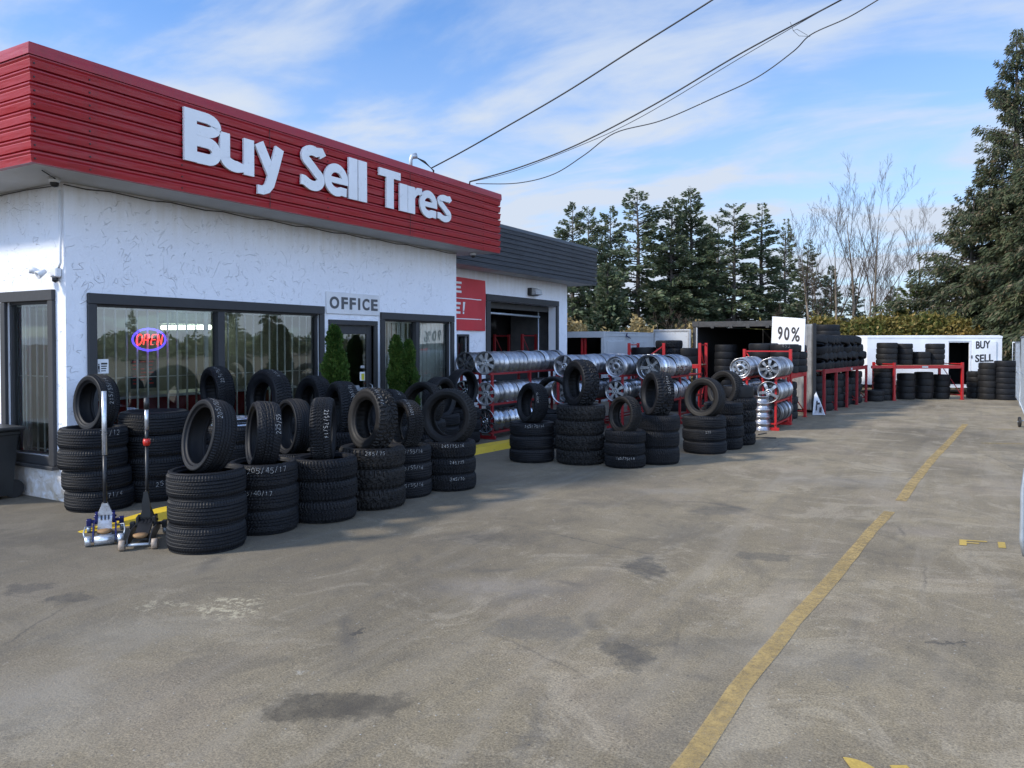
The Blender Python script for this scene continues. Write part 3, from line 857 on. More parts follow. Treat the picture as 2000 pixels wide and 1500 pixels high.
# the things inside
t = thing('neon_sign', 'red and blue neon OPEN sign glowing behind the big window', 'neon sign', (WX - .3, 5.75, 1.4))
def neon(path, x, y0, z0, r, mat, name, closed=False):
    mb = MB(); pts = [(x, NY + (y0 - NY + a) * .80, NZ + (z0 - NZ + b_) * .92) for a, b_ in path]
    if closed: pts.append(pts[0])
    mb.tube(pts, r, 6); return mb.build(name, mat, t)
NY, NZ, SL = 5.49, 1.69, .10
def sl(pts, ox, s=.13):
    return [((ox + a * s * .62 + b_ * s * .22), b_ * s) for a, b_ in pts]
oval = [(.46 + .56 * math.cos(a), .5 + .52 * math.sin(a)) for a in [2 * PI * i / 14 for i in range(14)]]
XN = WX - .066
neon(sl(oval, 0), XN, NY + .035, NZ - .01, .0055, 'neon_red', 'letter', True)
neon(sl([(0, 0), (0, 1), (.75, 1), (.95, .75), (.75, .45), (0, .45)], .115), XN, NY + .035, NZ - .01, .0055, 'neon_red', 'letter')
neon(sl([(.9, 1), (0.1, 1), (0, 0), (.9, 0), (0, 0), (.05, .5), (.8, .5)], .23), XN, NY + .035, NZ - .01, .0055, 'neon_red', 'letter')
neon(sl([(0, 0), (0, 1), (.85, 0), (.85, 1)], .335), XN, NY + .035, NZ - .01, .0055, 'neon_red', 'letter')
for k in (0, 1):
    e = [(.245 + (.275 - k * .016) * math.cos(a), .055 + (.145 - k * .015) * math.sin(a)) for a in [2 * PI * i / 32 for i in range(32)]]
    neon(e, XN, NY, NZ, .0048, 'neon_blue', 'border_tube', True)
MB().box(XN - .05, XN - .042, NY + .05, NY + .34, NZ + .03, NZ + .07).build('bracket', 'black_metal', t)
t = thing('ceiling_lamp', 'lit fluorescent tube lamp hanging inside the shop behind the neon sign', 'lamp', (-12.0, 9.0, 1.97))
MB().cyl((-12.0, 8.5, 1.97), (-12.0, 9.5, 1.99), .04, 10).build('tube', 'tube_light', t)
MB().box(-12.08, -11.92, 8.48, 9.52, 2.04, 2.09).build('housing', 'white_paint', t)
MB().box(-12.01, -11.99, 8.7, 8.72, 2.09, 3.0).build('hanger', 'galvanised', t)
MB().box(-12.01, -11.99, 9.3, 9.32, 2.09, 3.0).build('hanger', 'galvanised', t)
t = thing('counter', 'red fronted shop counter with a pale top seen through the big window', 'counter', (-9.8, 7.2, 0.06))
MB().bbox(-10.1, -9.5, 5.6, 9.1, .06, .96, .01).build('front_panel', 'rack_dark_red', t)
MB().bbox(-10.15, -9.43, 5.55, 9.15, .962, 1.0, .008).build('top', 'white_paint', t)
MB().box(-9.499, -9.49, 5.65, 9.05, .1, .62).build('kick_panel', 'green_board', t)
t = thing('notice_board', 'red lettered price board hanging under the neon sign', 'notice board', (WX - .3, 5.75, 1.2))
MB().box(XN - .16, XN - .15, 5.55, 5.88, 1.16, 1.50).build('board', 'green_board', t)
mb = MB()
for i in range(7):
    for j in range(3):
        if (i * 3 + j) % 5 == 4: continue
        mb.box(XN - .149, XN - .145, 5.57 + j * .1, 5.64 + j * .1 - (i % 3) * .012, 1.47 - i * .043, 1.485 - i * .043)
mb.build('lettering', 'red_plastic', t)

# OFFICE sign
t = thing('office_sign', 'white sign with grey OFFICE lettering above the shop door', 'sign', (WX, 9.14, 2.15))
MB().bbox(WX + .004, WX + .022, 8.54, 9.76, 2.145, 2.475, .003).build('board', 'white_paint', t)
mb = MB()
fnp = lambda a, b_, c_: (WX + .0225 + c_, a, b_)
for ch, u0, u1 in (('O', 642, 660.5), ('F', 665, 677.5), ('F', 681, 693), ('I', 697.5, 701.5), ('C', 706, 719.5), ('E', 723, 735.5)):
    ya = at(u0, on_x(u0, WX)).y; yb = at(u1, on_x(u1, WX)).y
    q = MB()
    if ch == 'I': q.box(WX + .0225, WX + .027, ya, yb, 2.22, 2.405)
    else: fit_text(q, ch, .035, fnp, ya, yb, 2.22, 2.405, .005)
    q.build('letter', 'lettering_grey', t)

# big fascia lettering
t = thing('shop_sign', 'large white cut-out Buy Sell Tires letters mounted on the red fascia', 'sign', (FXX, 8.2, 3.75))
XS = FXX + .030
fnl = lambda a, b_, c_: (XS + c_, a, b_)
def uy(u): return at(u, on_x(u, FXX + .05)).y
LET = [('B', 362.5, 434, 3.745, 4.335), ('u', 432, 498, 3.735, 4.175), ('y', 497.5, 557, 3.545, 4.17), ('S', 588, 634.5, 3.735, 4.335), ('e', 634.5, 680.5, 3.735, 4.185), ('l', 682, 698.5, 3.745, 4.33), ('l', 700.5, 717, 3.745, 4.33), ('T', 741, 782.5, 3.745, 4.32), ('i', 781, 796, 3.745, 4.17), ('r', 797, 824, 3.745, 4.175), ('e', 820, 853.5, 3.735, 4.18), ('s', 854, 881, 3.73, 4.18)]
def ribbon(mb, path, w, y0, y1, b0, b1, t, fn):
    """thick stroke: path and half widths in unit letter space, extruded to thickness t"""
    W_, H_ = y1 - y0, b1 - b0
    P = [Vector((a * W_, b_ * H_, 0)) for a, b_ in path]; n = len(P); L = []; Rr = []
    ws = w if isinstance(w, list) else [w] * n
    for k in range(n):
        if k == 0: d = P[1] - P[0]
        elif k == n - 1: d = P[-1] - P[-2]
        else: d = (P[k + 1] - P[k]).normalized() + (P[k] - P[k - 1]).normalized()
        d.normalize(); q = Vector((-d.y, d.x, 0)) * ws[k]; L.append(P[k] + q); Rr.append(P[k] - q)
    ring = L + Rr[::-1]; m = len(ring)
    vs = [fn(y0 + q.x, b0 + q.y, 0) for q in ring] + [fn(y0 + q.x, b0 + q.y, t) for q in ring]
    fs = [(k, (k + 1) % m, m + (k + 1) % m, m + k) for k in range(m)]
    for k in range(n - 1): fs += [(m + k, m + k + 1, m + m - 2 - k, m + m - 1 - k), (k, m - 1 - k, m - 2 - k, k + 1)]
    mb.add(vs, fs)
def arc(cx_, cy_, rx, ry, a0, a1, n=16): return [(cx_ + rx * math.cos(R_(a0 + (a1 - a0) * k / n)), cy_ + ry * math.sin(R_(a0 + (a1 - a0) * k / n))) for k in range(n + 1)]
for ch, u0, u1, b0, b1 in LET:
    q = MB(); ya, yb = uy(u0), uy(u1); W_, H_ = yb - ya, b1 - b0
    A = lambda path, w, t=.030: ribbon(q, path, w, ya, yb, b0, b1, t, fnl)
    bx_ = lambda a0, a1, c0, c1, t=.030: q.box(XS, XS + t, ya + a0 * W_, ya + a1 * W_, b0 + c0 * H_, b0 + c1 * H_)
    if ch in 'li': q.box(XS, XS + .030, ya, yb, b0, b1)
    elif ch == 'T':
        bx_(0, 1, .80, 1); bx_(.33, .67, 0, .80)
    elif ch == 'B':
        h = .060; hx, hy = h / W_, h / H_
        bx_(0, .33, 0, 1)
        A([(.33, 1 - hy), (.55, 1 - hy)] + arc(.58, .765, .42 - hx, .235 - hy, 80, -80, 12) + [(.33, .53 + hy)], .060)
        A([(.33, .53 - hy * 1.0), (.60, .53 - hy * 1.0)] + arc(.62, .265, .38 - hx * 1.05, .265 - hy, 80, -80, 12) + [(.33, hy)], .064, .0285)
    elif ch == 'u':
        h = .070; hx, hy = h / W_, h / H_
        A([(hx, 1), (hx, .42)] + arc(.46, .36, .46 - hx, .36 - hy, 180, 275, 12) + [(.70, .16)], [.070] * 12 + [.068] * 3 + [.045])
        bx_(1 - .155 / W_, 1, 0, 1, .0285)
    elif ch == 'y':
        A([(.17, 1), (.60, .40)], .072, .0285); A([(.84, 1), (.66, .56), (.52, .24), (.42, .13), (.28, .085), (.12, .085)], [.070, .070, .068, .060, .055, .055])
    elif ch in 'Ss':
        h = .066 if ch == 'S' else .052; hx, hy = h / W_, h / H_
        A([(.94, .80), (.86, .90)] + arc(.50, .74, .46 - hx, .26 - hy, 60, 235, 14) + [(.5, .52)] + arc(.52, .27, .48 - hx, .27 - hy, 60, -125, 14) + [(.16, .085 + hy), (.03, .20)], h)
    elif ch == 'e':
        h = .060 if W_ > .36 else .050; hx, hy = h / W_, h / H_
        A([(1 - hx, .40)] + arc(.5, .5, .5 - hx, .5 - hy, 0, 300, 26) + [(.93, .17)], h)
        bx_(hx * 1.7, 1 - hx * .2, .40, .40 + hy * 1.35, .0285)
    elif ch == 'r':
        bx_(0, .50, 0, .98, .0285); A([(.40, .60), (.55, .78), (.72, .87), (1.0, .87)], [.03, .045, .055, .058])
    q.build('letter', 'sign_white', t)

# corner conduit, dome camera, floodlights, cable under the soffit
mb = MB(); mb.tube([(-8.235, WY0 - .03, 3.32), (-8.235, WY0 - .03, 2.55), (-8.26, WY0 - .035, 2.50)], .013, 8)
tag(mb.build('conduit', 'white_paint'), 'thin white conduit pipe running down the shop corner to the floodlight', 'conduit')
def dome(x, y, z, label):
    t = thing('security_camera', label, 'security camera', (x, y, z))
    MB().lathe([(0, 0), (.055, 0), (.055, -.03), (.045, -.045), (0, -.045)], 16, False, True, Matrix.Translation((x, y, z))).build('base', 'white_paint', t)
    MB().lathe([(.042, -.046), (.040, -.07), (.028, -.088), (0, -.095)], 16, False, True, Matrix.Translation((x, y, z))).build('dome', 'black_metal', t)
dome(-8.08, 4.50, 3.40, 'small dome security camera under the soffit at the near corner of the shop')
dome(-7.95, 12.2, 3.40, 'small dome security camera under the soffit at the far end of the shop')
t = thing('floodlight', 'twin white security floodlight on the side wall near the shop corner', 'floodlight', (-8.3, WY0, 2.45))
MB().bbox(-8.37, -8.25, WY0 - .07, WY0 - .005, 2.40, 2.50, .01).build('housing', 'white_paint', t)
def lamp_head(c, d, mat):
    q = Vector(d).to_track_quat('Z', 'Y').to_matrix().to_4x4()
    return Matrix.Translation(c) @ q
for c_, d_ in (((-8.50, WY0 - .16, 2.47), (-.6, -.7, .25)), ((-8.36, WY0 - .17, 2.43), (-.1, -.8, -.5))):
    MB().lathe([(0, -.06), (.022, -.06), (.032, -.02), (.043, .035), (.036, .035), (0, .02)], 14, False, True, lamp_head(c_, d_, None)).build('lamp_head', 'white_paint', t)
MB().lathe([(0, 0), (.03, 0), (.03, -.04), (0, -.055)], 12, False, True, Matrix.Translation((-8.30, WY0 - .05, 2.395))).build('sensor', 'black_metal', t)
mb = MB()
pts = []
for i in range(30):
    y = WY0 - .02 + (WY1 - WY0) * i / 29
    pts.append((WX + .02, y, 3.385 - .012 * (1 + math.sin(i * 2.1))))
mb.tube(pts, .006, 5)
mb.tube([(-9.6, WY0 - .02, 3.375), (-8.9, WY0 - .02, 3.385), (-8.25, WY0 - .03, 3.37), (-8.1, WY0 - .12, 3.385), (-7.75, 4.2, 3.385)], .006, 5)
tag(mb.build('cable', 'cable'), 'thin black cable tacked along the top of the white wall under the soffit', 'cable')
# dark roof vent cover peeking above the fascia
mb = MB(); pv_ = []
for i in range(9): 
    a = PI * i / 8; pv_.append((.55 * math.cos(a), .10 * math.sin(a)))
mb.poly(pv_, -7.95, -8.9, lambda a, b_, y: (y, 6.02 + a, 4.56 + b_))
mb.box(-8.9, -7.95, 5.5, 6.5, 4.42, 4.565)
tag(mb.build('roof_vent', 'roofing'), 'low dark curved vent cover just showing above the red fascia', 'vent')
# weatherhead and service cables
t = thing('weatherhead', 'grey conduit weatherhead with looped cables on the roof above the letters', 'weatherhead', (-7.85, 9.9, 4.42))
yW = at(803, on_x(803, -7.8)).y
MB().tube([(-7.8, yW, 4.4), (-7.8, yW, 4.70), (-7.79, yW + .02, 4.76), (-7.74, yW + .08, 4.78)], [.03, .03, .045, .05], 12).build('mast', 'galvanised', t)
mb = MB()
for k in range(3):
    o = k * .02
    mb.tube([(-7.76, yW + .08, 4.76), (-7.7, yW + .25 + o, 4.72 - o), (-7.66, yW + .42 + o, 4.60), (-7.66, yW + .45, 4.50 + o), (-7.70, yW + .30, 4.515), (-7.78, yW + .02, 4.55 + o)], .007, 5)
mb.build('cable_loop', 'cable', t)
def wire(name, label, pts, r, grp):
    mb = MB(); P = [Vector(p) for p in pts]; out = []
    for i in range(len(P) - 1):
        p0 = P[max(i - 1, 0)]; p1 = P[i]; p2 = P[i + 1]; p3 = P[min(i + 2, len(P) - 1)]
        for k in range(8):
            s = k / 8
            out.append(.5 * ((2 * p1) + (p2 - p0) * s + (2 * p0 - 5 * p1 + 4 * p2 - p3) * s * s + (3 * p1 - p0 - 3 * p2 + p3) * s ** 3))
    out.append(P[-1]); mb.tube(out, r, 6)
    return tag(mb.build(name, 'cable'), label, 'overhead wire', grp)
def wp(u, v, d):
    q = at(u, d); q.z = zat(v, d); return q
def dlin(i, n, d0, d1): return d0 + (d1 - d0) * i / (n - 1)
pA = [(843, 330), (900, 300), (980, 255), (1100, 186), (1230, 104), (1397, 0), (1530, -90)]
wire('overhead_wire', 'uppermost overhead wire, rising from beside the weatherhead', [wp(u, v, dlin(i, 7, 13.0, 9.5)) for i, (u, v) in enumerate(pA)], .011, 'overhead service wires')
pB = [(918, 356), (1010, 330), (1130, 283), (1280, 205), (1450, 105), (1648, 0), (1800, -85)]
wire('overhead_wire', 'thick straight overhead wire, middle one leaving the far end of the fascia', [wp(u, v, dlin(i, 7, 13.6, 10.0)) for i, (u, v) in enumerate(pB)], .011, 'overhead service wires')
pC = [(918, 357), (1010, 334), (1150, 279), (1220, 247), (1300, 203), (1460, 107), (1642, 2), (1800, -88)]
wire('overhead_wire', 'thin overhead wire running just under the thick straight one', [wp(u, v, dlin(i, 8, 13.62, 10.1)) for i, (u, v) in enumerate(pC)], .005, 'overhead service wires')
pD = [(930, 360), (1010, 359), (1080, 342), (1140, 305), (1200, 262), (1290, 238), (1390, 195), (1475, 155), (1545, 105), (1580, 72), (1650, 40), (1718, 0), (1850, -80)]
wire('overhead_wire', 'slack sagging overhead wire that dips lowest over the roofs', [wp(u, v, dlin(i, 13, 13.7, 9.6)) for i, (u, v) in enumerate(pD)], .008, 'overhead service wires')
mb = MB(); mb.tube([wp(1539, 48, 10.9), wp(1545, 65, 10.9), wp(1556, 75, 10.9), wp(1578, 76, 10.8)], .003, 5); mb.tube([wp(1545, 65, 10.9), wp(1552, 62, 10.9), wp(1573, 74, 10.8)], .003, 5)
tag(mb.build('wire_tie', 'cable'), 'loose thin tie wire looped between two overhead wires', 'wire')
mb = MB(); mb.tube([(-7.62, at(918, on_x(918, -7.6)).y, 4.42), wp(918, 356, 13.6)], .012, 6)
tag(mb.build('wire_bracket', 'black_metal'), 'small bracket holding the service wires at the fascia top', 'bracket')
# black bin
t = thing('wheelie_bin', 'black plastic rubbish bin standing against the side wall', 'bin', (-9.3, 4.2, 0))
vs = []
for z, s in ((.04, .86), (.74, 1.0)):
    for a, b_ in ((-1, -1), (1, -1), (1, 1), (-1, 1)): vs.append((-9.23 + .33 * a * s, 4.22 + .32 * b_ * s, z))
MB().add(vs, [(3, 2, 1, 0), (4, 5, 6, 7), (0, 1, 5, 4), (1, 2, 6, 5), (2, 3, 7, 6), (3, 0, 4, 7)]).bbox(-9.58, -8.88, 3.88, 4.56, .70, .745, .01).build('body', 'bin_plastic', t)
MB().bbox(-9.60, -8.83, 3.85, 4.59, .75, .79, .015).build('lid', 'bin_plastic', t)
for x in (-9.45, -9.0):
    MB().cyl((x, 4.52, .1), (x + .05, 4.52, .1), .1, 16).build('wheel', 'rubber_plain', t)

# ---------------------------------------------------------------- garage building
GX, GY1 = -9.75, 19.9
gar = thing('garage_building', 'white stucco garage with dark grey ribbed fascia and an open bay', 'building', (GX, 16, 0))
GD = (15.68, 19.17, 0, 2.72)
GW = (14.32, 14.72, .95, 1.85)
fn_g = lambda a, d_, z: (GX - d_, a, z)
mb = MB(); wall_panel(mb, WY1 + .002, GY1, 0, SOF - .02, [GD, GW], fn_g)
mb.add([(-20, GY1, 0), (GX, GY1, 0), (GX, GY1, SOF), (-20, GY1, SOF)], [(0, 1, 2, 3)])
mb.build('wall', 'stucco', gar)
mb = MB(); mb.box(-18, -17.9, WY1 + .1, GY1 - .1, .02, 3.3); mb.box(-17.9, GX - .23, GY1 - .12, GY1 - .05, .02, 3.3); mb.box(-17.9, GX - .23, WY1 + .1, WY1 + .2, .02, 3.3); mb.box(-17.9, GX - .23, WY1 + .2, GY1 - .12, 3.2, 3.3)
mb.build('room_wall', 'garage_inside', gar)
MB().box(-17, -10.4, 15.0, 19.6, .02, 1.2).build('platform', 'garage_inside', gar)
MB().box(-11.45, -10.2, 19.60, 19.66, 1.3, 3.1).build('partition', 'garage_grey', gar)
MB().cyl((-12.6, 19.4, 2.25), (-11.6, 19.4, 2.25), .38, 24).build('tank', 'black_metal', gar)
MB().box(-20, -9.14, WY1 + .1, 20.46, 3.375, 3.42).build('soffit', 'soffit', gar)
MB().box(-20, -9.16, WY1 + .1, 20.44, 4.30, 4.36).build('roof', 'roofing', gar)
pr = rib_profile(3.37, 4.36, 9)
ribbed(pr, lambda i, o, z: [(-9.1 + o, 12.51, z), (-9.1 + o, 20.5 + o, z), (-20, 20.5 + o, z)][i], 3, 'fascia', 'grey_panel', gar)
cap = [(-.10, 4.34), (0.035, 4.34), (0.03, 4.42), (-.12, 4.435), (-.12, 4.34)]
ribbed(cap, lambda i, o, z: [(-9.1 + o, 12.51, z), (-9.1 + o, 20.5 + o, z), (-20, 20.5 + o, z)][i], 3, 'fascia_cap', 'grey_panel', gar)
mb = MB()
mb.bbox(GX + .002, GX + .045, GD[0] - .18, GD[1] + .14, GD[3], GD[3] + .15, .005)
mb.bbox(GX + .002, GX + .04, GD[0] - .18, GD[0], 0, GD[3] - .002, .005); mb.bbox(GX + .002, GX + .04, GD[1], GD[1] + .14, 0, GD[3] - .002, .005)
mb.build('bay_frame', 'black_trim', gar)
mb = MB()
for i in range(4): mb.bbox(GX - .30 - .9 * i - .86, GX - .30 - .9 * i, GD[0] + .05, GD[1] - .05, 2.86, 2.90, .005)
mb.bbox(GX - .28, GX - .22, GD[0] + .03, GD[1] - .03, 2.56, 2.71, .005)
rd = mb.build('roll_up_door', 'dark_steel', gar)
MB().cyl((GX - .3, GD[0] + .05, 2.45), (GX - .3, GD[1] - .4, 2.42), .03, 10).tube([(GX - .32, GD[1] - .42, 2.6), (GX - .32, GD[1] - .42, .1)], .02, 6).build('track', 'galvanised', rd)
mb = MB(); mb.add([fn_g(GW[0], .05, GW[2]), fn_g(GW[1], .05, GW[2]), fn_g(GW[1], .05, GW[3]), fn_g(GW[0], .05, GW[3])], [(0, 1, 2, 3)])
gwf = MB(); gwf.bbox(GX - .03, GX + .02, GW[0] - .03, GW[0], GW[2], GW[3], .003); gwf.bbox(GX - .03, GX + .02, GW[1], GW[1] + .05, GW[2], GW[3], .003); gwf.bbox(GX - .03, GX + .02, GW[0] - .03, GW[1] + .05, GW[3] + .001, GW[3] + .05, .003)
wo = gwf.build('window', 'black_trim', gar)
mb.build('pane', 'glass', wo)
# red banner with white line ends
t = thing('banner', 'red banner with white lettering hanging on the garage wall', 'banner', (GX, 14, 2))
nu, nv = 24, 12
mb = MB(); vs = []
def ban(a, b_):      # a 0..1 along, b 0..1 up
    y = 12.6 + a * (15.40 - 12.6 + .06 * (1 - b_)) ; z = 1.985 + b_ * (3.20 - 1.985 - .03 * a)
    w = .025 + .018 * math.sin(a * 17 + b_ * 2.5) * (1 - b_ * .5) + .025 * max(0, 1 - abs((a - .93) * 5 + (b_ - 1) * 1.2) * 1.6)
    return (GX + .012 + w, y, z)
for i in range(nu + 1):
    for j in range(nv + 1): vs.append(ban(i / nu, j / nv))
mb.add(vs, [(i * (nv + 1) + j, (i + 1) * (nv + 1) + j, (i + 1) * (nv + 1) + j + 1, i * (nv + 1) + j + 1) for i in range(nu) for j in range(nv)], True)
mb.build('cloth', 'banner_red', t)
def yb(u): return at(u, on_x(u, GX + .05)).y
def onban(y, z, c_):
    a = (y - 12.6) / 2.8; b_ = (z - 1.985) / 1.2
    q = ban(min(1, a), min(1, max(0, b_))); return (q[0] + .004 + c_, y, z)
mb = MB()
for ch, ya, y2, b0, b1 in (('E', yb(886), yb(902), 2.83, 3.08), ('E', yb(886), yb(901), 2.36, 2.62)):
    w = y2 - ya
    for (p0, p1, q0, q1) in ((0, .35, 0, 1), (.35, 1, 0, .2), (.35, .9, .4, .6), (.35, 1, .8, 1)):
        mb.add([onban(ya + p * w, b0 + q_ * (b1 - b0), 0) for p, q_ in ((p0, q0), (p1, q0), (p1, q1), (p0, q1))], [(0, 1, 2, 3)])
y2 = yb(905); mb.add([onban(a, b_, 0) for a, b_ in ((y2, 2.43), (y2 + .05, 2.43), (y2 + .08, 2.63), (y2, 2.63))], [(0, 1, 2, 3)]); mb.add([onban(a, b_, 0) for a, b_ in ((y2, 2.36), (y2 + .05, 2.36), (y2 + .05, 2.41), (y2, 2.41))], [(0, 1, 2, 3)])
for z_, ye in ((2.70, yb(941)), (2.24, yb(942))):
    k = 12; y1_ = yb(880)
    for i in range(k):
        a, b_ = y1_ + (ye - y1_) * i / k, y1_ + (ye - y1_) * (i + 1) / k
        mb.add([onban(a, z_, 0), onban(b_, z_, 0), onban(b_, z_ + .02, 0), onban(a, z_ + .02, 0)], [(0, 1, 2, 3)])
mb.build('lettering', 'sign_white', t)
# wall pack lamp above the bay
t = thing('wall_lamp', 'dark box shaped wall lamp above the open garage bay', 'lamp', (GX, 17.5, 2.95))
yl = at(1037, on_x(1037, GX)).y
MB().bbox(GX + .002, GX + .12, yl - .2, yl + .2, 2.94, 3.14, .012).build('housing', 'black_metal', t)
MB().poly([(0, 0), (.13, .02), (.10, .15), (0, .18)], yl - .17, yl + .17, lambda a, b_, y: (GX + .122 + a, y, 2.95 + b_)).build('lens', 'label_grey', t)

# ---------------------------------------------------------------- tyres
TY = {}
def tread(kind, a, s, r):
    """groove depth in metres; a in turns, s in -1..1 across the tread"""
    fr = lambda x: x - math.floor(x)
    d = 0.0
    if kind == 'touring':
        if any(abs(s - g) < .055 for g in (-.52, -.18, .18, .52)): d = .008
        elif abs(s) > .6:
            if fr(a * 80) < .34: d = .0055
        elif fr(a * 80 + s) < .2: d = .003
    elif kind == 'sport':
        if any(abs(s - g) < .06 for g in (-.33, 0, .33)): d = .008
        elif fr(a * 60 + 1.3 * abs(s)) < .24: d = .005
    elif kind == 'terrain':
        z = .10 * (1 if fr(a * 30) < .5 else -1)
        if abs(abs(s) - .33 - z * .8) < .075: d = .010
        elif abs(s) < .36:
            if fr(a * 60 + s * 1.2 + (.5 if s > 0 else 0)) < .33: d = .009
        elif fr(a * 60 + .4 * s) < .36: d = .010
    elif kind == 'mud':
        z = .12 * (1 if fr(a * 22) < .5 else -1)
        if abs(abs(s) - .30 - z) < .10: d = .013
        elif abs(s) < .3:
            if fr(a * 44 + s * 2) < .38: d = .012
        elif fr(a * 44 + .3 * s) < .42: d = .014
    elif kind == 'plain':
        if any(abs(s - g) < .08 for g in (-.5, 0, .5)): d = .007
    return d
def tyre_mesh(kind, R, W, rim, mat):
    key = (kind, R, W, rim, mat)
    if key in TY: return TY[key]
    n = {'touring': 240, 'sport': 200, 'terrain': 240, 'mud': 200, 'plain': 40}[kind]
    ms = 25 if kind != 'plain' else 9
    hw = W / 2; tw = hw * .80
    cr = .006 if kind != 'sport' else .004
    H = R - rim
    side = [(rim, .70), (rim + .006, .76), (rim + .018, .80), (rim + .022, .875), (rim + H * .28, .955), (rim + H * .45, 1.0), (rim + H * .62, .985), (rim + H * .64, .997), (rim + H * .78, .955), (R - .016, .90)]
    if kind == 'plain': side = [side[0], side[3], side[5], side[7], side[9]]
    prof = [('s', r, -z * hw) for r, z in side]
    for i in range(ms):
        s = -1 + 2 * i / (ms - 1)
        prof.append(('t', s, 0))
    prof += [('s', r, z * hw) for r, z in reversed(side)]
    prof += [('s', rim - .0005 + .004, hw * .58), ('s', rim + H * .35, hw * .84), ('s', R - .024, hw * .70), ('s', R - .018, 0), ('s', R - .024, -hw * .70), ('s', rim + H * .35, -hw * .84), ('s', rim + .0035, -hw * .58)]
    m = len(prof)
    V = np.zeros((n, m, 3))
    for k in range(n):
        a = k / n; c, q = math.cos(2 * PI * a), math.sin(2 * PI * a)
        for i, (t_, p0, p1) in enumerate(prof):
            if t_ == 's': r, z = p0, p1
            else:
                s = p0; r = R - cr * s * s - (.010 * max(0, abs(s) - .85) / .15) - tread(kind, a, s, R); z = s * (tw if abs(s) < 1 else hw * .86)
            if t_ == 's' and kind in ('mud', 'terrain') and p0 > R - .02 and (a * 40) % 1 < .45: r -= .008
            V[k, i] = (r * c, r * q, z)
    idx = np.arange(n * m).reshape(n, m); nx = np.roll(idx, -1, 0); up = np.roll(idx, -1, 1); nu_ = np.roll(nx, -1, 1)
    F = np.stack([idx, nx, nu_, up], -1).reshape(-1, 4)
    me = bpy.data.meshes.new('tire')
    me.from_pydata(V.reshape(-1, 3).tolist(), [], F.tolist())
    sm = np.ones((n, m), dtype=bool)
    i0 = len(side)
    sm[:, i0 - 1:i0 + ms] = (kind == 'plain')
    me.polygons.foreach_set('use_smooth', sm.ravel())
    me.materials.append(MATS[mat]); me.update()
    TY[key] = me
    return me
GLY = {'0': [[(.5, 0), (.1, .2), (.05, .6), (.3, 1), (.7, .95), (.9, .5), (.75, .08), (.5, 0)]], '1': [[(.3, .8), (.5, 1), (.5, 0)]], '2': [[(.1, .8), (.4, 1), (.8, .8), (.7, .5), (.1, 0), (.9, .05)]],
       '3': [[(.1, .9), (.5, 1), (.85, .8), (.45, .55), (.9, .3), (.5, 0), (.1, .12)]], '4': [[(.7, 0), (.7, 1), (.1, .35), (.95, .35)]], '5': [[(.85, 1), (.2, 1), (.15, .6), (.6, .62), (.9, .3), (.5, 0), (.1, .1)]],
       '6': [[(.75, 1), (.3, .7), (.1, .3), (.45, 0), (.85, .25), (.5, .5), (.15, .35)]], '7': [[(.1, 1), (.9, 1), (.4, 0)]], '8': [[(.5, .55), (.15, .8), (.5, 1), (.8, .8), (.5, .55), (.1, .25), (.5, 0), (.9, .25), (.5, .55)]],
       '9': [[(.8, .7), (.45, .5), (.15, .75), (.5, 1), (.85, .8), (.75, .3), (.5, 0)]], '/': [[(.2, -.1), (.75, 1.1)]]}
def chalk(o, s, R, a_mid, size=.05, zc=0.0, flip=False, seed=1, w=.0024):
    """hand-written size on the tread of tyre o"""
    size *= .78; r = random.Random(seed); mb = MB()
    adv = size * .92; total = adv * len(s); x = -total / 2
    for ch in s:
        dy = r.uniform(-.006, .006); sc = r.uniform(.85, 1.15)
        for st in GLY[ch]:
            pts = [(x + px * size * .7 * sc, dy + (py - .5) * size * sc) for px, py in st]
            L = []
            for (p, q) in zip(pts[:-1], pts[1:]):
                dx, dy2 = q[0] - p[0], q[1] - p[1]; l = math.hypot(dx, dy2) or 1; nx_, ny_ = -dy2 / l * w / 2, dx / l * w / 2
                quad = [(p[0] + nx_, p[1] + ny_), (q[0] + nx_, q[1] + ny_), (q[0] - nx_, q[1] - ny_), (p[0] - nx_, p[1] - ny_)]
                vs = []
                for (a, b_) in quad:
                    if flip: a, b_ = -a, -b_
                    th = a_mid + a / R
                    vs.append(((R + .0025) * math.cos(th), (R + .0025) * math.sin(th), zc + b_))
                mb.add(vs, [(0, 1, 2, 3)])
        x += adv
    return mb.build('chalk_marking', 'chalk', o, local=True)
NTYRE = 0
ORD = ['first', 'second', 'third', 'fourth', 'fifth', 'sixth', 'seventh', 'eighth', 'ninth', 'tenth', 'eleventh', 'twelfth', 'thirteenth', 'fourteenth', 'fifteenth', 'sixteenth', 'seventeenth']
def place_tyre(me, loc, axis, label, group, spin=0.0):
    global NTYRE
    NTYRE += 1
    o = link('tire', me); o.location = loc
    q = Vector(axis).normalized().to_track_quat('Z', 'Y')
    o.rotation_mode = 'QUATERNION'
    o.rotation_quaternion = q @ Quaternion((0, 0, 1), spin)
    return tag(o, label, 'tire', group)
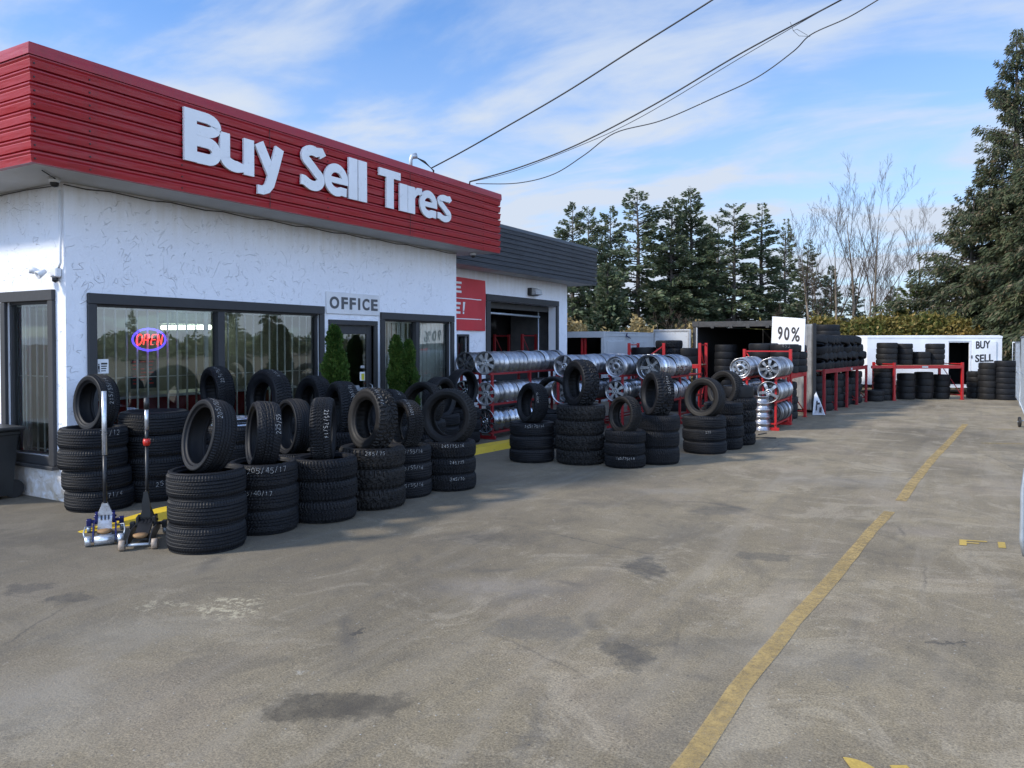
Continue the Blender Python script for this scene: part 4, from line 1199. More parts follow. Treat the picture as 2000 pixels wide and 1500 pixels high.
def stack(pos, n, R, W, kind, desc, group, z0=0.0, rim=None, mat='rubber', jit=.012, marks=(), order_top=True, spec=''):
    """n tyres lying flat; returns centre and top height"""
    rim = rim or R * .64
    me = tyre_mesh(kind, R, W, rim, mat)
    h = W * .965
    toc = math.atan2(-pos.y, -pos.x)          # bearing towards the viewer side
    for i in range(n):
        jx, jy = rnd.uniform(-jit, jit), rnd.uniform(-jit, jit)
        tilt = (rnd.uniform(-.012, .012), rnd.uniform(-.012, .012), 1)
        if n == 1: lab = 'lone ' + desc
        elif i == 0: lab = 'bottom tire of ' + desc
        elif i == n - 1: lab = 'top tire of ' + desc
        elif n == 3: lab = 'middle tire of ' + desc
        else: lab = ORD[i] + ' tire up in ' + desc
        o = place_tyre(me, (pos.x + jx, pos.y + jy, z0 + W / 2 + i * h + .001), tilt, lab, group, 0)
        q = o.rotation_quaternion.to_matrix(); xx = q @ Vector((1, 0, 0)); th0 = math.atan2(xx.y, xx.x)
        if kind != 'plain':
            pass
        for (k, s_, off, sz) in marks:
            if k == i: chalk(o, s_, R, toc + off - th0, sz, W * .30, seed=len(s_) * 7 + i + int(R * 1000))
    return z0 + W + (n - 1) * h
def topper(pos, ztop, R, W, kind, phi, side, label, group, rim=None, mat='rubber', lean=0.0, mark=None, sink=.06, off=(0, 0), z0=None):
    """tyre standing upright; phi = angle between its axle and the line to the viewer, side -1 shows its left hole"""
    rim = rim or R * .62
    me = tyre_mesh(kind, R, W, rim, mat)
    toc = math.atan2(-pos.y, -pos.x)
    a = toc - side * -1 * R_(phi)
    axis = Vector((math.cos(a), math.sin(a), math.sin(R_(lean))))
    c = Vector((pos.x + off[0], pos.y + off[1], ztop - sink + R))
    o = place_tyre(me, c, axis, label, group)
    if mark:
        mt = o.rotation_quaternion.to_matrix()
        s_, ang, zc, sz = mark
        # bearing on the tread that faces the viewer, raised by ang degrees
        v = Vector((math.cos(toc) * math.cos(R_(ang)), math.sin(toc) * math.cos(R_(ang)), math.sin(R_(ang))))
        l = mt.transposed() @ v
        th = math.atan2(l.y, l.x)
        chalk(o, s_, R, th, sz, zc * W, seed=int(R * 100) + len(s_), flip=(ang < 0))
    return o
def gpos(u, vb, R):
    return at(u, dep(vb) + R * .97)
GF = 'tire stacks in front of the shop windows'
GC = 'tire stacks standing at the corner of the drive'
# ---- front row
SR = -1
p = gpos(404, 1087, .315); z = stack(p, 3, .315, .222, 'touring', 'the nearest front stack beside the black floor jack', GF, rim=.235, jit=.012)
topper(p, z, .315, .205, 'touring', 66, SR, 'wide leaning tire standing on the nearest front stack by the black floor jack', GF, rim=.235, lean=12, mark=('205/50/81', 60, .3, .05), off=(-.02, .03), sink=.05)
p = gpos(513, 1050, .305); z = stack(p, 3, .305, .215, 'sport', 'the second front stack, marked 205/45/17', GF, rim=.222, marks=((2, '205/45/17', .12, .055), (1, '245/40/17', -.25, .045)))
topper(p, z, .300, .215, 'sport', 79, SR, 'narrow tire standing tread-on atop the second front stack', GF, rim=.222, lean=5, mark=('225/55', 25, -.32, .045), sink=.06)
p = gpos(634, 1026, .315); z = stack(p, 3, .315, .205, 'terrain', 'the third front stack, knobbly tread, below the tire marked 225/75/16', GF, rim=.2)
topper(p, z, .315, .205, 'terrain', 84, 1, 'knobbly tire marked 225/75/16 standing tread-on atop the third front stack', GF, rim=.2, lean=0, mark=('225/75/16', 15, .28, .045), off=(-.05, .03))
p = gpos(727, 1000, .345); z = stack(p, 3, .345, .213, 'mud', 'the fourth front stack, knobbly with a wide top tire', GF, rim=.215, mat='rubber_dusty', marks=((2, '285/75', .1, .05),))
topper(p, z, .335, .235, 'mud', 58, SR, 'large knobbly tire standing atop the fourth front stack', GF, rim=.2, mat='rubber_dusty', lean=6, mark=('265/70/17', 55, .34, .05))
p = gpos(790, 976, .305); z = stack(p, 3, .305, .190, 'touring', 'the fifth front stack, narrow and marked on every tire', GF, rim=.2, marks=((0, '205/55/16', .25, .045), (1, '205/55/16', .25, .045), (2, '205/55/16', .25, .045)))
topper(p, z, .285, .2, 'terrain', 60, SR, 'smaller tire leaning between two large ones atop the fifth front stack', GF, rim=.2, mat='rubber_dusty', lean=5, mark=('205/55/16', 50, .3, .042))
p = gpos(877, 962, .315); z = stack(p, 3, .315, .19, 'terrain', 'the sixth front stack, last before the gap with the yellow kerb', GF, rim=.21, marks=((0, '245/70', .3, .042), (1, '245/75', .3, .042), (2, '245/75/16', .15, .042)))
topper(p, z, .335, .215, 'terrain', 26, SR, 'round-facing tire with an open hole atop the sixth front stack', GF, rim=.222, mat='rubber_dusty', lean=4, off=(0, 0))
# ---- back row along the windows
GB = 'tire stacks against the shop wall'
p = gpos(186, 1005, .325); z = stack(p, 4, .325, .215, 'touring', 'the stack at the shop corner behind the silver jack', GB, rim=.22, marks=((3, '74/12', .5, .06), (0, '71/4', .45, .055)), jit=.03)
topper(p, z, .30, .20, 'touring', 62, SR, 'tire marked 215/55 standing on the stack at the shop corner', GB, rim=.205, lean=4, mark=('215/55/14', 30, .05, .05), off=(-.04, .03))
p = gpos(303, 984, .365); z = stack(p, 4, .365, .245, 'touring', 'the wide stack under the neon sign behind the black jack', GB, rim=.235, marks=((0, '25', .12, .06),))
p = at(452, 8.75); z = stack(p, 4, .345, .20, 'touring', 'the stack topped with a bare silver rim by the big window', GB, rim=.23)
zrim = z
topper(at(424, 9.4), .80, .31, .215, 'terrain', 68, SR, 'tire marked 225/75 standing behind the silver-topped stack', GB, rim=.2, mark=('225/75/17', 50, .2, .05), lean=-4, sink=0)
stack(at(424, 9.4), 4, .32, .20, 'touring', 'the half hidden stack behind the silver-topped one', GB)
p = at(524, 9.4); z = stack(p, 4, .35, .20, 'terrain', 'the hidden stack under the largest standing tire at the window', GB)
topper(p, z, .36, .235, 'terrain', 57, SR, 'largest knobbly tire standing in front of the second window pane', GB, rim=.2, lean=3, mark=('275/80', 64, .1, .05), sink=.12)
p = at(572, 8.35); z = stack(p, 3, .33, .18, 'touring', 'the low stack between the second and third front stacks', GB)
topper(p, z, .31, .20, 'touring', 66, SR, 'smooth dark tire standing behind the two tread-on tires', GB, rim=.235, lean=4, sink=.05)
p = at(612, 10.1); z = stack(p, 3, .33, .22, 'terrain', 'the hidden stack left of the first evergreen shrub', GB)
topper(p, z, .34, .22, 'terrain', 60, SR, 'dusty tire standing just left of the first evergreen shrub', GB, rim=.2, lean=4, mark=('265/70', 20, -.42, .05), sink=.05)
p = at(667, 9.6); z = stack(p, 3, .34, .21, 'terrain', 'the stack in front of the first evergreen shrub', GB)
topper(p, z, .345, .245, 'terrain', 70, SR, 'tall tire marked 205/55 standing in front of the first evergreen shrub', GB, rim=.22, lean=2, mark=('205/55', 42, -.1, .05), sink=.08)
p = at(760, 10.4); z = stack(p, 3, .33, .20, 'terrain', 'the stack below the office door', GB)
topper(p, z, .325, .23, 'terrain', 58, SR, 'leaning tire marked 265/65 in front of the office door', GB, rim=.2, lean=14, mark=('265/65', 68, .1, .05), sink=.16)
p = at(826, 11.2); z = stack(p, 3, .33, .20, 'terrain', 'the stack in front of the second evergreen shrub', GB)
topper(p, z, .335, .23, 'terrain', 38, SR, 'tilted tire with the second evergreen shrub showing through its hole', GB, rim=.235, lean=10, mat='rubber_dusty', sink=.12)
p = at(858, 12.2); z = stack(p, 3, .33, .2, 'touring', 'the stack under the far small window', GB)
topper(p, z, .34, .235, 'sport', 55, 1, 'black grooved tire turned away under the far small window', GB, rim=.235, lean=0, sink=.10)
p = gpos(903, 868, .31); z = stack(p, 3, .31, .20, 'touring', 'the stack at the far corner of the shop wall', GB)
topper(p, z, .335, .225, 'plain', 52, 1, 'thin walled tire at the far shop corner with white wall showing through', GB, rim=.26, lean=0, sink=.0, off=(0, 0))
# ---- middle cluster
p = gpos(1040, 906, .33); z = stack(p, 3, .33, .192, 'touring', 'the stack right of the yellow kerb, marked on its top tire', GC, rim=.2, marks=((2, '265/70/16', .12, .045),))
topper(p, z, .295, .225, 'terrain', 60, SR, 'tire standing on the stack right of the yellow kerb', GC, rim=.2, lean=7, sink=.03, mark=('235/75', 20, .4, .035))
p = gpos(1134, 911, .350); z = stack(p, 4, .350, .213, 'mud', 'the tall knobbly four-tire stack in the middle cluster', GC, rim=.215, mat='rubber_dusty')
topper(p, z, .345, .255, 'mud', 60, SR, 'big off-road tire standing highest of the middle cluster', GC, rim=.205, lean=3, sink=.05)
p = gpos(1221, 917, .285); z = stack(p, 3, .285, .172, 'terrain', 'the small low stack at the front of the middle cluster', GC, rim=.19, marks=((0, '185/75/14', .02, .04),))
topper(p, z, .265, .19, 'terrain', 48, SR, 'smallest standing tire at the front of the middle cluster', GC, rim=.18, lean=5, mat='rubber_dusty')
p = gpos(1284, 910, .315); z = stack(p, 3, .315, .235, 'terrain', 'the stack right of the small low one in the middle cluster', GC, rim=.2)
topper(p, z, .325, .265, 'mud', 66, SR, 'off-road tire with chalk marks standing right of the smallest tire', GC, rim=.2, lean=4, mark=('265/75/16', 30, -.12, .045), sink=.04)
p = gpos(1377, 889, .335); z = stack(p, 3, .335, .197, 'touring', 'the stack under the two round-facing tires of the middle cluster', GC, rim=.215, marks=((1, '215', .2, .04),))
topper(p, z, .325, .215, 'touring', 32, SR, 'front one of two round-facing tires leaning together', GC, rim=.2, lean=7, mat='rubber_dusty', sink=.06)
p2 = gpos(1414, 880, .31); z = stack(p2, 4, .31, .19, 'terrain', 'the four-tire stack behind the two round-facing tires', GC, rim=.2)
topper(at(1417, 13.0), z, .325, .215, 'terrain', 40, SR, 'rear one of two round-facing tires leaning together', GC, rim=.205, lean=8, mat='rubber_dusty', sink=.15)
p = gpos(1442, 871, .30); z = stack(p, 4, .30, .20, 'mud', 'the last stack of the middle cluster, next to the rim rack', GC, rim=.19)
stack(p, 1, .27, .2, 'plain', 'tire capping the last stack of the middle cluster', GC, z0=z)
p = at(1082, 12.6); z = stack(p, 3, .32, .19, 'touring', 'the hidden stack between the first two rim racks', GC)
topper(p, z, .315, .22, 'touring', 22, SR, 'tire arching behind the tire right of the kerb, a rim showing through', GC, rim=.235, lean=3, mark=('117', 70, .2, .05), sink=.03)

# ---------------------------------------------------------------- wheel rims
RM = {}
def rim_proto(kind, R, W, matb, matf):
    """a bare wheel: barrel and face, axle along Z, face towards +Z"""
    root = link('wheel_rim', None); root.empty_display_size = .1
    h = W / 2
    if kind == 'steel':
        pr = [(R, h), (R - .004, h - .012), (R - .016, h - .016), (R - .018, h - .04), (R - .05, h - .06), (R - .052, -h + .07), (R - .02, -h + .05), (R - .016, -h + .016), (R - .004, -h + .012), (R, -h), (R - .012, -h + .004), (R - .03, -h + .03), (R - .03, -h + .05), (R - .06, -h + .07), (R - .06, h - .06), (R - .028, h - .03), (R - .014, h - .004)]
    else:
        pr = [(R, h), (R - .003, h - .010), (R - .015, h - .014), (R - .020, h - .035), (R - .050, h - .058), (R - .052, -h + .066), (R - .020, -h + .045), (R - .015, -h + .014), (R - .002, -h + .010), (R, -h), (R - .014, -h + .004), (R - .026, -h + .03), (R - .028, -h + .06), (R - .052, -h + .09), (R - .052, h - .07), (R - .030, h - .03), (R - .018, h - .003)]
    MB().lathe(pr, 44, True, True).build('barrel', matb, root, local=True)
    mb = MB()
    zf = h - .018
    hub = .055
    if kind == 'deep': zf = -h * .15
    if kind in ('five', 'seven', 'multi', 'deep'):
        ns = {'five': 5, 'seven': 7, 'multi': 10, 'deep': 5}[kind]
        mb.lathe([(.028, zf - .05), (hub + .012, zf - .05), (hub + .02, zf - .012), (hub, zf + .002), (.030, zf + .002), (.026, zf - .012)], 24)
        for k in range(ns):
            a = 2 * PI * k / ns
            T = Matrix.Rotation(a, 4, 'Z')
            r0, r1 = hub - .005, R - .022
            if kind == 'multi': w0, w1 = .012, .02
            elif kind == 'seven': w0, w1 = .019, .042
            else: w0, w1 = .030, .034
            bow = -.010 if kind != 'deep' else .0
            pts = []
            for (r, w, zt, zb) in ((r0, w0, zf, zf - .035), ((r0 + r1) / 2, (w0 + w1) / 2, zf + .002 + bow * .3, zf - .03), (r1, w1, zf + bow, zf - .035)):
                pts += [(r, -w, zb), (r, -w * .82, zt), (r, w * .82, zt), (r, w, zb)]
            fs = []
            for q in range(2):
                for j in range(4): fs.append((q * 4 + j, q * 4 + (j + 1) % 4, q * 4 + 4 + (j + 1) % 4, q * 4 + 4 + j))
            fs += [(0, 1, 2, 3), (11, 10, 9, 8)]
            mb.add([T @ Vector(p_) for p_ in pts], fs)
        mb.lathe([(.0, zf - .006), (.026, zf - .006), (.026, zf - .02), (0, zf - .02)], 14, False)
    else:
        # pressed steel disc with a ring of round holes, modelled as a ring of spokes between two rings
        mb.lathe([(.03, zf - .03), (.09, zf - .03), (.10, zf - .02), (.085, zf - .002), (.05, zf - .012), (.03, zf - .012)], 28)
        mb.lathe([(R - .065, zf - .045), (R - .03, zf - .03), (R - .03, zf - .02), (R - .065, zf - .01)], 28)
        for k in range(8):
            T = Matrix.Rotation(2 * PI * k / 8, 4, 'Z')
            rA, rB = .094, R - .060
            n_ = 5; pts = []
            for i in range(n_):
                r = rA + (rB - rA) * i / (n_ - 1)
                w = (r * math.sin(PI / 8)) - .016 * math.sin(PI * i / (n_ - 1)) - .001
                for sgn in (-1, 1): pts += [(r, sgn * w, zf - .012), (r, sgn * w, zf - .03)]
            fs = []
            for i in range(n_ - 1):
                o = i * 4; fs += [(o, o + 2, o + 6, o + 4), (o + 1, o + 5, o + 7, o + 3), (o, o + 4, o + 5, o + 1), (o + 2, o + 3, o + 7, o + 6)]
            mb.add([T @ Vector(p_) for p_ in pts], fs)
    face = mb.build('spokes' if kind != 'steel' else 'wheel_disc', matf, root, local=True)
    mb = MB()
    for k in range(5):
        a = 2 * PI * (k + .5) / 5
        c = (.038 * math.cos(a), .038 * math.sin(a))
        mb.cyl((c[0], c[1], zf - .003), (c[0], c[1], zf + .0035), .0075, 8)
    mb.build('bolt_holes', 'lettering_black', face, local=True)
    return root
PROTO_USED = {}
def get_rim(kind, R, W, matb, matf):
    key = (kind, R, W, matb, matf)
    if key not in RM:
        RM[key] = rim_proto(*key); return RM[key]
    return copy_tree(RM[key])
def place_rim(spec, loc, axis, label, group, spin=None):
    o = get_rim(*spec); o.location = loc
    o.rotation_mode = 'QUATERNION'
    o.rotation_quaternion = Vector(axis).normalized().to_track_quat('Z', 'Y') @ Quaternion((0, 0, 1), rnd.uniform(0, 6) if spin is None else spin)
    return tag(o, label, 'wheel rim', group)
def rim_row(x, y0, zs, n, spec, desc, group, dx=0.0, front=None, step=None, specs=None):
    """rims in a row along +Y lying in the rack cradle whose rails are at height zs"""
    y = y0
    for i in range(n):
        sp = front if (i == 0 and front) else (specs[i % len(specs)] if specs else spec)
        R, W = sp[1], sp[2]
        if i: y += W / 2
        lab = ('front rim, face showing, of ' if i == 0 else ORD[i] + ' rim back in ' if i < 17 else 'last rim in ') + desc
        place_rim(sp, (x + dx * i + rnd.uniform(-.006, .006), y, zs + R + rnd.uniform(-.004, .006)), (rnd.uniform(-.03, .03), -1, rnd.uniform(-.02, .02)), lab, group)
        y += W / 2 + rnd.uniform(.014, .024)
    return y
def rack(name, label, x0, x1, y0, y1, levels, hpost, posts, mat='rack_red', feet=True, group='red steel rim racks'):
    t = thing(name, label, 'rack', ((x0 + x1) / 2, (y0 + y1) / 2, 0), group)
    s = .022
    for y in posts:
        for x in (x0, x1): MB().bbox(x - s, x + s, y - s, y + s, 0.012, hpost, .004).build('post', mat, t)
        if feet: MB().bbox(x0 - .07, x1 + .07, y - s - .002, y + s + .002, .0, .06, .004).build('foot', mat, t)
    for z in levels:
        for x in (x0, x1): MB().bbox(x - s + .003, x + s - .003, y0, y1, z - .035, z, .003).build('rail', mat, t)
        mb = MB()
        for y in posts: mb.bbox(x0 + s - .001, x1 - s + .001, y - s + .004, y + s - .004, z - .034, z - .004, .003)
        mb.build('cross_bar', mat, t)
    return t
silver = ('seven', .21, .158, 'rim_silver', 'rim_face')
five = ('five', .213, .16, 'rim_silver', 'rim_silver')
pol = ('multi', .212, .162, 'rim_polished', 'rim_polished')
dark = ('seven', .212, .16, 'rim_silver', 'rim_dark')
steel = ('steel', .205, .150, 'rim_silver', 'rim_silver')
deep = ('deep', .255, .19, 'rim_polished', 'rim_face')
seven2 = ('seven', .205, .18, 'rim_silver', 'rim_silver')
GR = 'wheel rims lined up on the red racks'
rail = lambda R, half: -(R - math.sqrt(R * R - half * half))
hf = .125
def zr(z, R): return z + rail(R, hf)       # rim sinks between the rails
# rack A beside the garage wall
rack('rim_rack', 'red rim rack nearest the shop, posts and three loaded shelves', -7.36, -7.11, 11.45, 14.4, [.13, .63, 1.17], 1.18, (11.52, 12.9, 14.3), 'rack_dark_red')
rim_row(-7.235, 11.55, zr(1.17, .21), 16, silver, 'the top row of the rack nearest the shop', GR, specs=[silver, silver, steel, five])
rim_row(-7.235, 11.55, zr(.63, .21), 15, silver, 'the middle row of the rack nearest the shop', GR, specs=[silver, steel, silver])
rim_row(-7.235, 11.55, zr(.13, .225), 8, pol, 'the bottom row of the rack nearest the shop', GR, front=('multi', .225, .2, 'rim_polished', 'rim_polished'))
rack('rim_rack', 'rim rack half hidden behind the one nearest the shop, dark seven-spoke wheel in front', -8.05, -7.80, 11.85, 14.2, [.63, 1.15], 1.16, (11.95, 14.1), 'rack_dark_red')
rim_row(-7.925, 11.95, zr(1.15, .212), 7, silver, 'the top row of the half hidden rack', GR, front=dark)
rim_row(-7.925, 11.95, zr(.63, .21), 5, pol, 'the middle row of the half hidden rack', GR)
# rack B
rack('rim_rack', 'middle red rim rack with the five-spoke wheel in front', -6.58, -6.33, 12.95, 17.2, [.13, .58, 1.09], 1.10, (13.05, 15.0, 17.1), 'rack_dark_red')
rim_row(-6.455, 13.10, zr(1.09, .215), 17, steel, 'the top row of the middle rack, five-spoke wheel in front', GR, front=five, specs=[five, five, steel])
rim_row(-6.455, 13.10, zr(.58, .21), 13, steel, 'the lower row of the middle rack', GR, specs=[silver, steel], front=deep)
rack('rim_rack', 'red rim rack with chalky silver barrels between the middle and deep-dish racks', -5.95, -5.70, 14.0, 16.6, [.58, 1.07], 1.08, (14.1, 15.3, 16.5), 'rack_dark_red')
rim_row(-5.825, 14.10, zr(1.07, .215), 14, steel, 'the top row of the rack left of the deep-dish one', GR, specs=[steel, five])
rim_row(-5.825, 14.10, zr(.58, .215), 13, steel, 'the lower row of the rack left of the deep-dish one', GR, specs=[silver, pol, steel])
# rack C
rack('rim_rack', 'red rim rack with the deep-dish polished wheel in front', -5.36, -5.06, 14.2, 17.3, [.13, .55, 1.02], 1.03, (14.3, 15.7, 17.2), 'rack_dark_red')
hf = .15
rim_row(-5.21, 14.30, zr(1.02, .25), 10, deep, 'the top row of the deep-dish rack', GR, front=deep, specs=[('deep', .245, .2, 'rim_polished', 'rim_face'), ('deep', .245, .2, 'rim_polished', 'rim_face'), ('deep', .245, .2, 'rim_polished', 'rim_face'), ('steel', .235, .18, 'rim_silver', 'rim_silver'), ('steel', .225, .18, 'rim_silver', 'rim_silver')])
rim_row(-5.21, 14.40, zr(.55, .22), 11, steel, 'the middle row of the deep-dish rack', GR, specs=[('steel', .225, .18, 'rim_silver', 'rim_silver'), silver])
rim_row(-5.21, 14.35, zr(.13, .24), 3, pol, 'the bottom row of the deep-dish rack', GR, front=('deep', .24, .2, 'rim_dark', 'rim_dark'))
hf = .12
# rack D in front of the pallet rack
for (x, nm, sp, fr1, fr2) in ((-3.73, 'left', steel, steel, seven2), (-3.18, 'right', silver, seven2, ('five', .215, .18, 'rim_silver', 'rim_silver'))):
    rack('rim_rack', ('left' if x < -3.5 else 'right') + ' one of the two bright red rim racks below the 90% sign', x - .12, x + .12, 15.35, 16.72, [.15, .57, 1.03], 1.04, (15.42, 16.65), 'rack_red')
    rim_row(x, 15.42, zr(1.03, .205), 7 if x < -3.5 else 8, sp, 'the top row of the %s rack below the 90%% sign' % nm, GR, front=fr1, specs=[('steel', .215, .155, 'rim_silver', 'rim_silver'), ('seven', .21, .16, 'rim_silver', 'rim_silver')])
    rim_row(x, 15.42, zr(.57, .205), 8, sp, 'the middle row of the %s rack below the 90%% sign' % nm, GR, front=fr2, specs=[('steel', .205, .16, 'rim_silver', 'rim_silver')])
    if x > -3.5: rim_row(x + .0, 15.55, zr(.15, .215), 7, sp, 'the bottom row of the right rack below the 90% sign', GR, specs=[('steel', .215, .16, 'rim_dark', 'rim_dark'), ('steel', .21, .16, 'rim_silver', 'rim_silver')])
# upright pile of rims
p = at(1490, 15.0)
for i in range(5):
    place_rim(('steel', .168, .135, 'rim_silver', 'rim_silver'), (p.x + rnd.uniform(-.008, .008), p.y, .0675 + i * .134), (0, 0, 1), ('bottom' if i == 0 else 'top' if i == 4 else ORD[i]) + ' rim of the upright pile standing in front of the rim racks', 'pile of rims')
p = at(1424, 14.3)
# silver rim lying in the stack by the window
q = at(452, 8.75)
place_rim(('steel', .25, .12, 'rim_polished', 'rim_silver'), (q.x, q.y, zrim + .012), (0, 0, 1), 'bare silver rim lying on top of the stack by the big window', 'rims among the tires')

# ---------------------------------------------------------------- pallet racks and far tyres
def pallet_rack(label, P0, P1, depth, zb, hpost, nposts, tilt=None, mat='rack_red', back=True, extra=0.0, group='red pallet racks'):
    """beams from P0 to P1 (front line); depth goes to the left of that direction"""
    P0, P1 = Vector(P0), Vector(P1); d = (P1 - P0).normalized(); L = (P1 - P0).length
    n_ = Vector((-d.y, d.x, 0)) * depth
    M4 = Matrix(((d.x, n_.x / abs(depth), 0, P0.x), (d.y, n_.y / abs(depth), 0, P0.y), (0, 0, 1, 0), (0, 0, 0, 1)))
    D = abs(depth)
    t = thing('pallet_rack', label, 'rack', P0, group)
    for i in range(nposts):
        a = L * i / (nposts - 1)
        for b_ in (0, D):
            MB().bbox(a - .035, a + .035, b_ - .03, b_ + .03, .008, hpost, .005, M4).build('upright', mat, t)
            MB().bbox(a - .06, a + .06, b_ - .05, b_ + .05, 0, .008, .002, M4).build('base_plate', mat, t)
        mb = MB(); hz = hpost - .04
        mb.bbox(a - .015, a + .015, .03, D - .03, hz - .02, hz + .01, .003, M4); mb.bbox(a - .015, a + .015, .03, D - .03, .12, .15, .003, M4)
        nb = max(1, int(hz / .8))
        for k in range(nb):
            z0_, z1_ = .15 + (hz - .17) * k / nb, .15 + (hz - .17) * (k + 1) / nb
            s0, s1 = (.03, D - .03) if k % 2 == 0 else (D - .03, .03)
            A_ = M4 @ Vector((a, s0, z0_)); B_ = M4 @ Vector((a, s1, z1_)); mb.tube([A_, B_], .013, 5)
        mb.build('brace', mat, t)
    for b_ in (0, D):
        MB().bbox(.036 - extra, L - .036 + (0 if extra == 0 else 0), b_ - .024, b_ + .024, zb - .10, zb, .005, M4).build('beam', mat, t)
    MB().bbox(0, L, .03, D - .03, zb - .03, zb - .005, .004, M4).build('shelf', 'wood', t)
    return t, M4
GP = 'tires on the red pallet racks'
pallet_rack('dark red rack inside the open garage bay', (-10.5, 18.6, 0), (-12.3, 18.6, 0), -.8, 1.45, 1.95, 3, mat='rack_dark_red')
# rack 1 with the tall end frame below the 90% sign
tr, M1 = pallet_rack('tall bright red pallet rack frame beside the pile of rims', (-3.05, 16.85, 0), (-3.05, 18.65, 0), .95, 1.05, 1.57, 2)
def col(pos, n, R, W, desc, z0=0.0, jit=.015, mat='rubber', kind='plain', group=GP, rim=None, marks=()):
    return stack(pos, n, R, W, kind, desc, group, z0, rim, mat, jit, marks)
col(Vector((-3.78, 17.62, 0)), 4, .325, .165, 'the left pile on the shelf below the 90% sign', 1.05)
col(Vector((-3.28, 17.38, 0)), 4, .305, .160, 'the pile with 452 chalked on top, below the 90% sign', 1.05, marks=((3, '452', .12, .085),))
col(Vector((-3.22, 18.15, 0)), 4, .29, .155, 'the right pile on the shelf below the 90% sign', 1.05)
col(Vector((-3.38, 17.35, 0)), 5, .30, .17, 'the floor pile behind the tall red frame', 0.0)
col(Vector((-3.42, 18.15, 0)), 5, .29, .17, 'the second floor pile behind the tall red frame', 0.0)
# 90% sign
A_, B_ = wp(1506.5, 664, 17.6), wp(1571, 670, 17.0)
C_, D_ = wp(1571, 623, 17.05), wp(1508, 618, 17.65)
t = thing('price_sign', 'white board reading 90% propped on top of the tire piles', 'sign', ((A_ + B_) / 2).to_tuple())
nrm = (B_ - A_).cross(D_ - A_).normalized()
low = Vector((0, 0, -.12))
def onb(a, b_, c_): return A_ + (B_ - A_) * a + (D_ - A_) * b_ + nrm * c_
mb = MB(); mb.poly([(0, -.35), (1, -.35), (1, 1), (0, 1)], -.02, 0.0, onb); mb.build('board', 'white_paint', t)
mb = MB(); fit_text(mb, '9', .03, onb, .19, .34, .04, .60, .004); fit_text(mb, '0', .03, onb, .385, .55, .04, .60, .004); fit_text(mb, '%', .02, onb, .60, .86, .02, .62, .004)
mb.build('lettering', 'lettering_black', t)
# long low rack to the right of the container door
tr, M2 = pallet_rack('long low dark red pallet rack carrying a wall of tires', (-2.80, 19.75, 0), (-2.30, 24.2, 0), .95, 1.06, 1.07, 5, mat='rack_dark_red')
MB().box(2.55, 2.72, -.028, -.025, .98, 1.04, M2).build('label', 'label_grey', tr)
for r_ in range(4):
    nn = 10 - (r_ == 3)
    for c_ in range(nn):
        x = .28 + c_ * .445 + (.2 if r_ % 2 else 0)
        if x > 4.5: continue
        q = M2 @ Vector((x, .30 + rnd.uniform(-.05, .05), 0))
        me = tyre_mesh('plain', [.29, .30, .275][(c_ + r_) % 3], [.185, .2, .175][c_ % 3], .19, 'rubber')
        nm = 'tire from the container, %s layer of the wall on the long rack' % ('bottom', 'second', 'third', 'top')[r_]
        # laced layers: tyres lie flat but overlap like shingles
        ax = Vector((0, .24 if r_ % 2 else -.24, 1))
        place_tyre(me, (q.x, q.y, 1.16 + r_ * .20), ax, ORD[c_] + ' ' + nm, GP)
for c_ in range(7):
    q = M2 @ Vector((.35 + c_ * .64, .34, 0))
    col(q, 4 if c_ % 3 else 5, .285, [.185, .2, .19][c_ % 3], 'the %s floor pile under the long low rack' % ORD[c_], 0.0, jit=.04)
q = M2 @ Vector((4.25, .25, 0)); 
q = M2 @ Vector((2.4, .55, 0)); col(q, 2, .33, .17, 'the pair crowning the tire wall', 1.06 + .80)
# sign board leaning at the rack foot
t = thing('sign_board', 'white sign board leaning on its edge beside the open container door', 'sign', (-2.75, 19.3, 0))
A_, B_, D_ = at(1588, 18.0) + Vector((0, 0, .01)), at(1612, 17.7) + Vector((0, 0, .04)), at(1592, 18.2) + Vector((0, 0, .60))
nrm = (B_ - A_).cross(D_ - A_).normalized() * -1
if nrm.dot(A_) > 0: nrm = -nrm
mb = MB()
tri = [A_, B_, at(1603, 18.05) + Vector((0, 0, .30)), D_]
mb.add(tri + [v_ - nrm * .015 for v_ in tri], [(0, 1, 2, 3), (7, 6, 5, 4), (0, 4, 5, 1), (1, 5, 6, 2), (2, 6, 7, 3), (3, 7, 4, 0)]); mb.build('board', 'white_paint', t)
mb = MB()
def onc(a, b_, c_): return A_ + (B_ - A_) * a + (D_ - A_) * b_ + nrm * (.003 + c_)
for (a0, a1, b0, b1) in ((.22, .34, .18, .55), (.34, .52, .40, .48), (.52, .72, .10, .30)):
    mb.poly([(a0, b0), (a1, b0), (a1, b1), (a0, b1)], 0, .002, onc)
mb.build('lettering', 'lettering_grey', t)
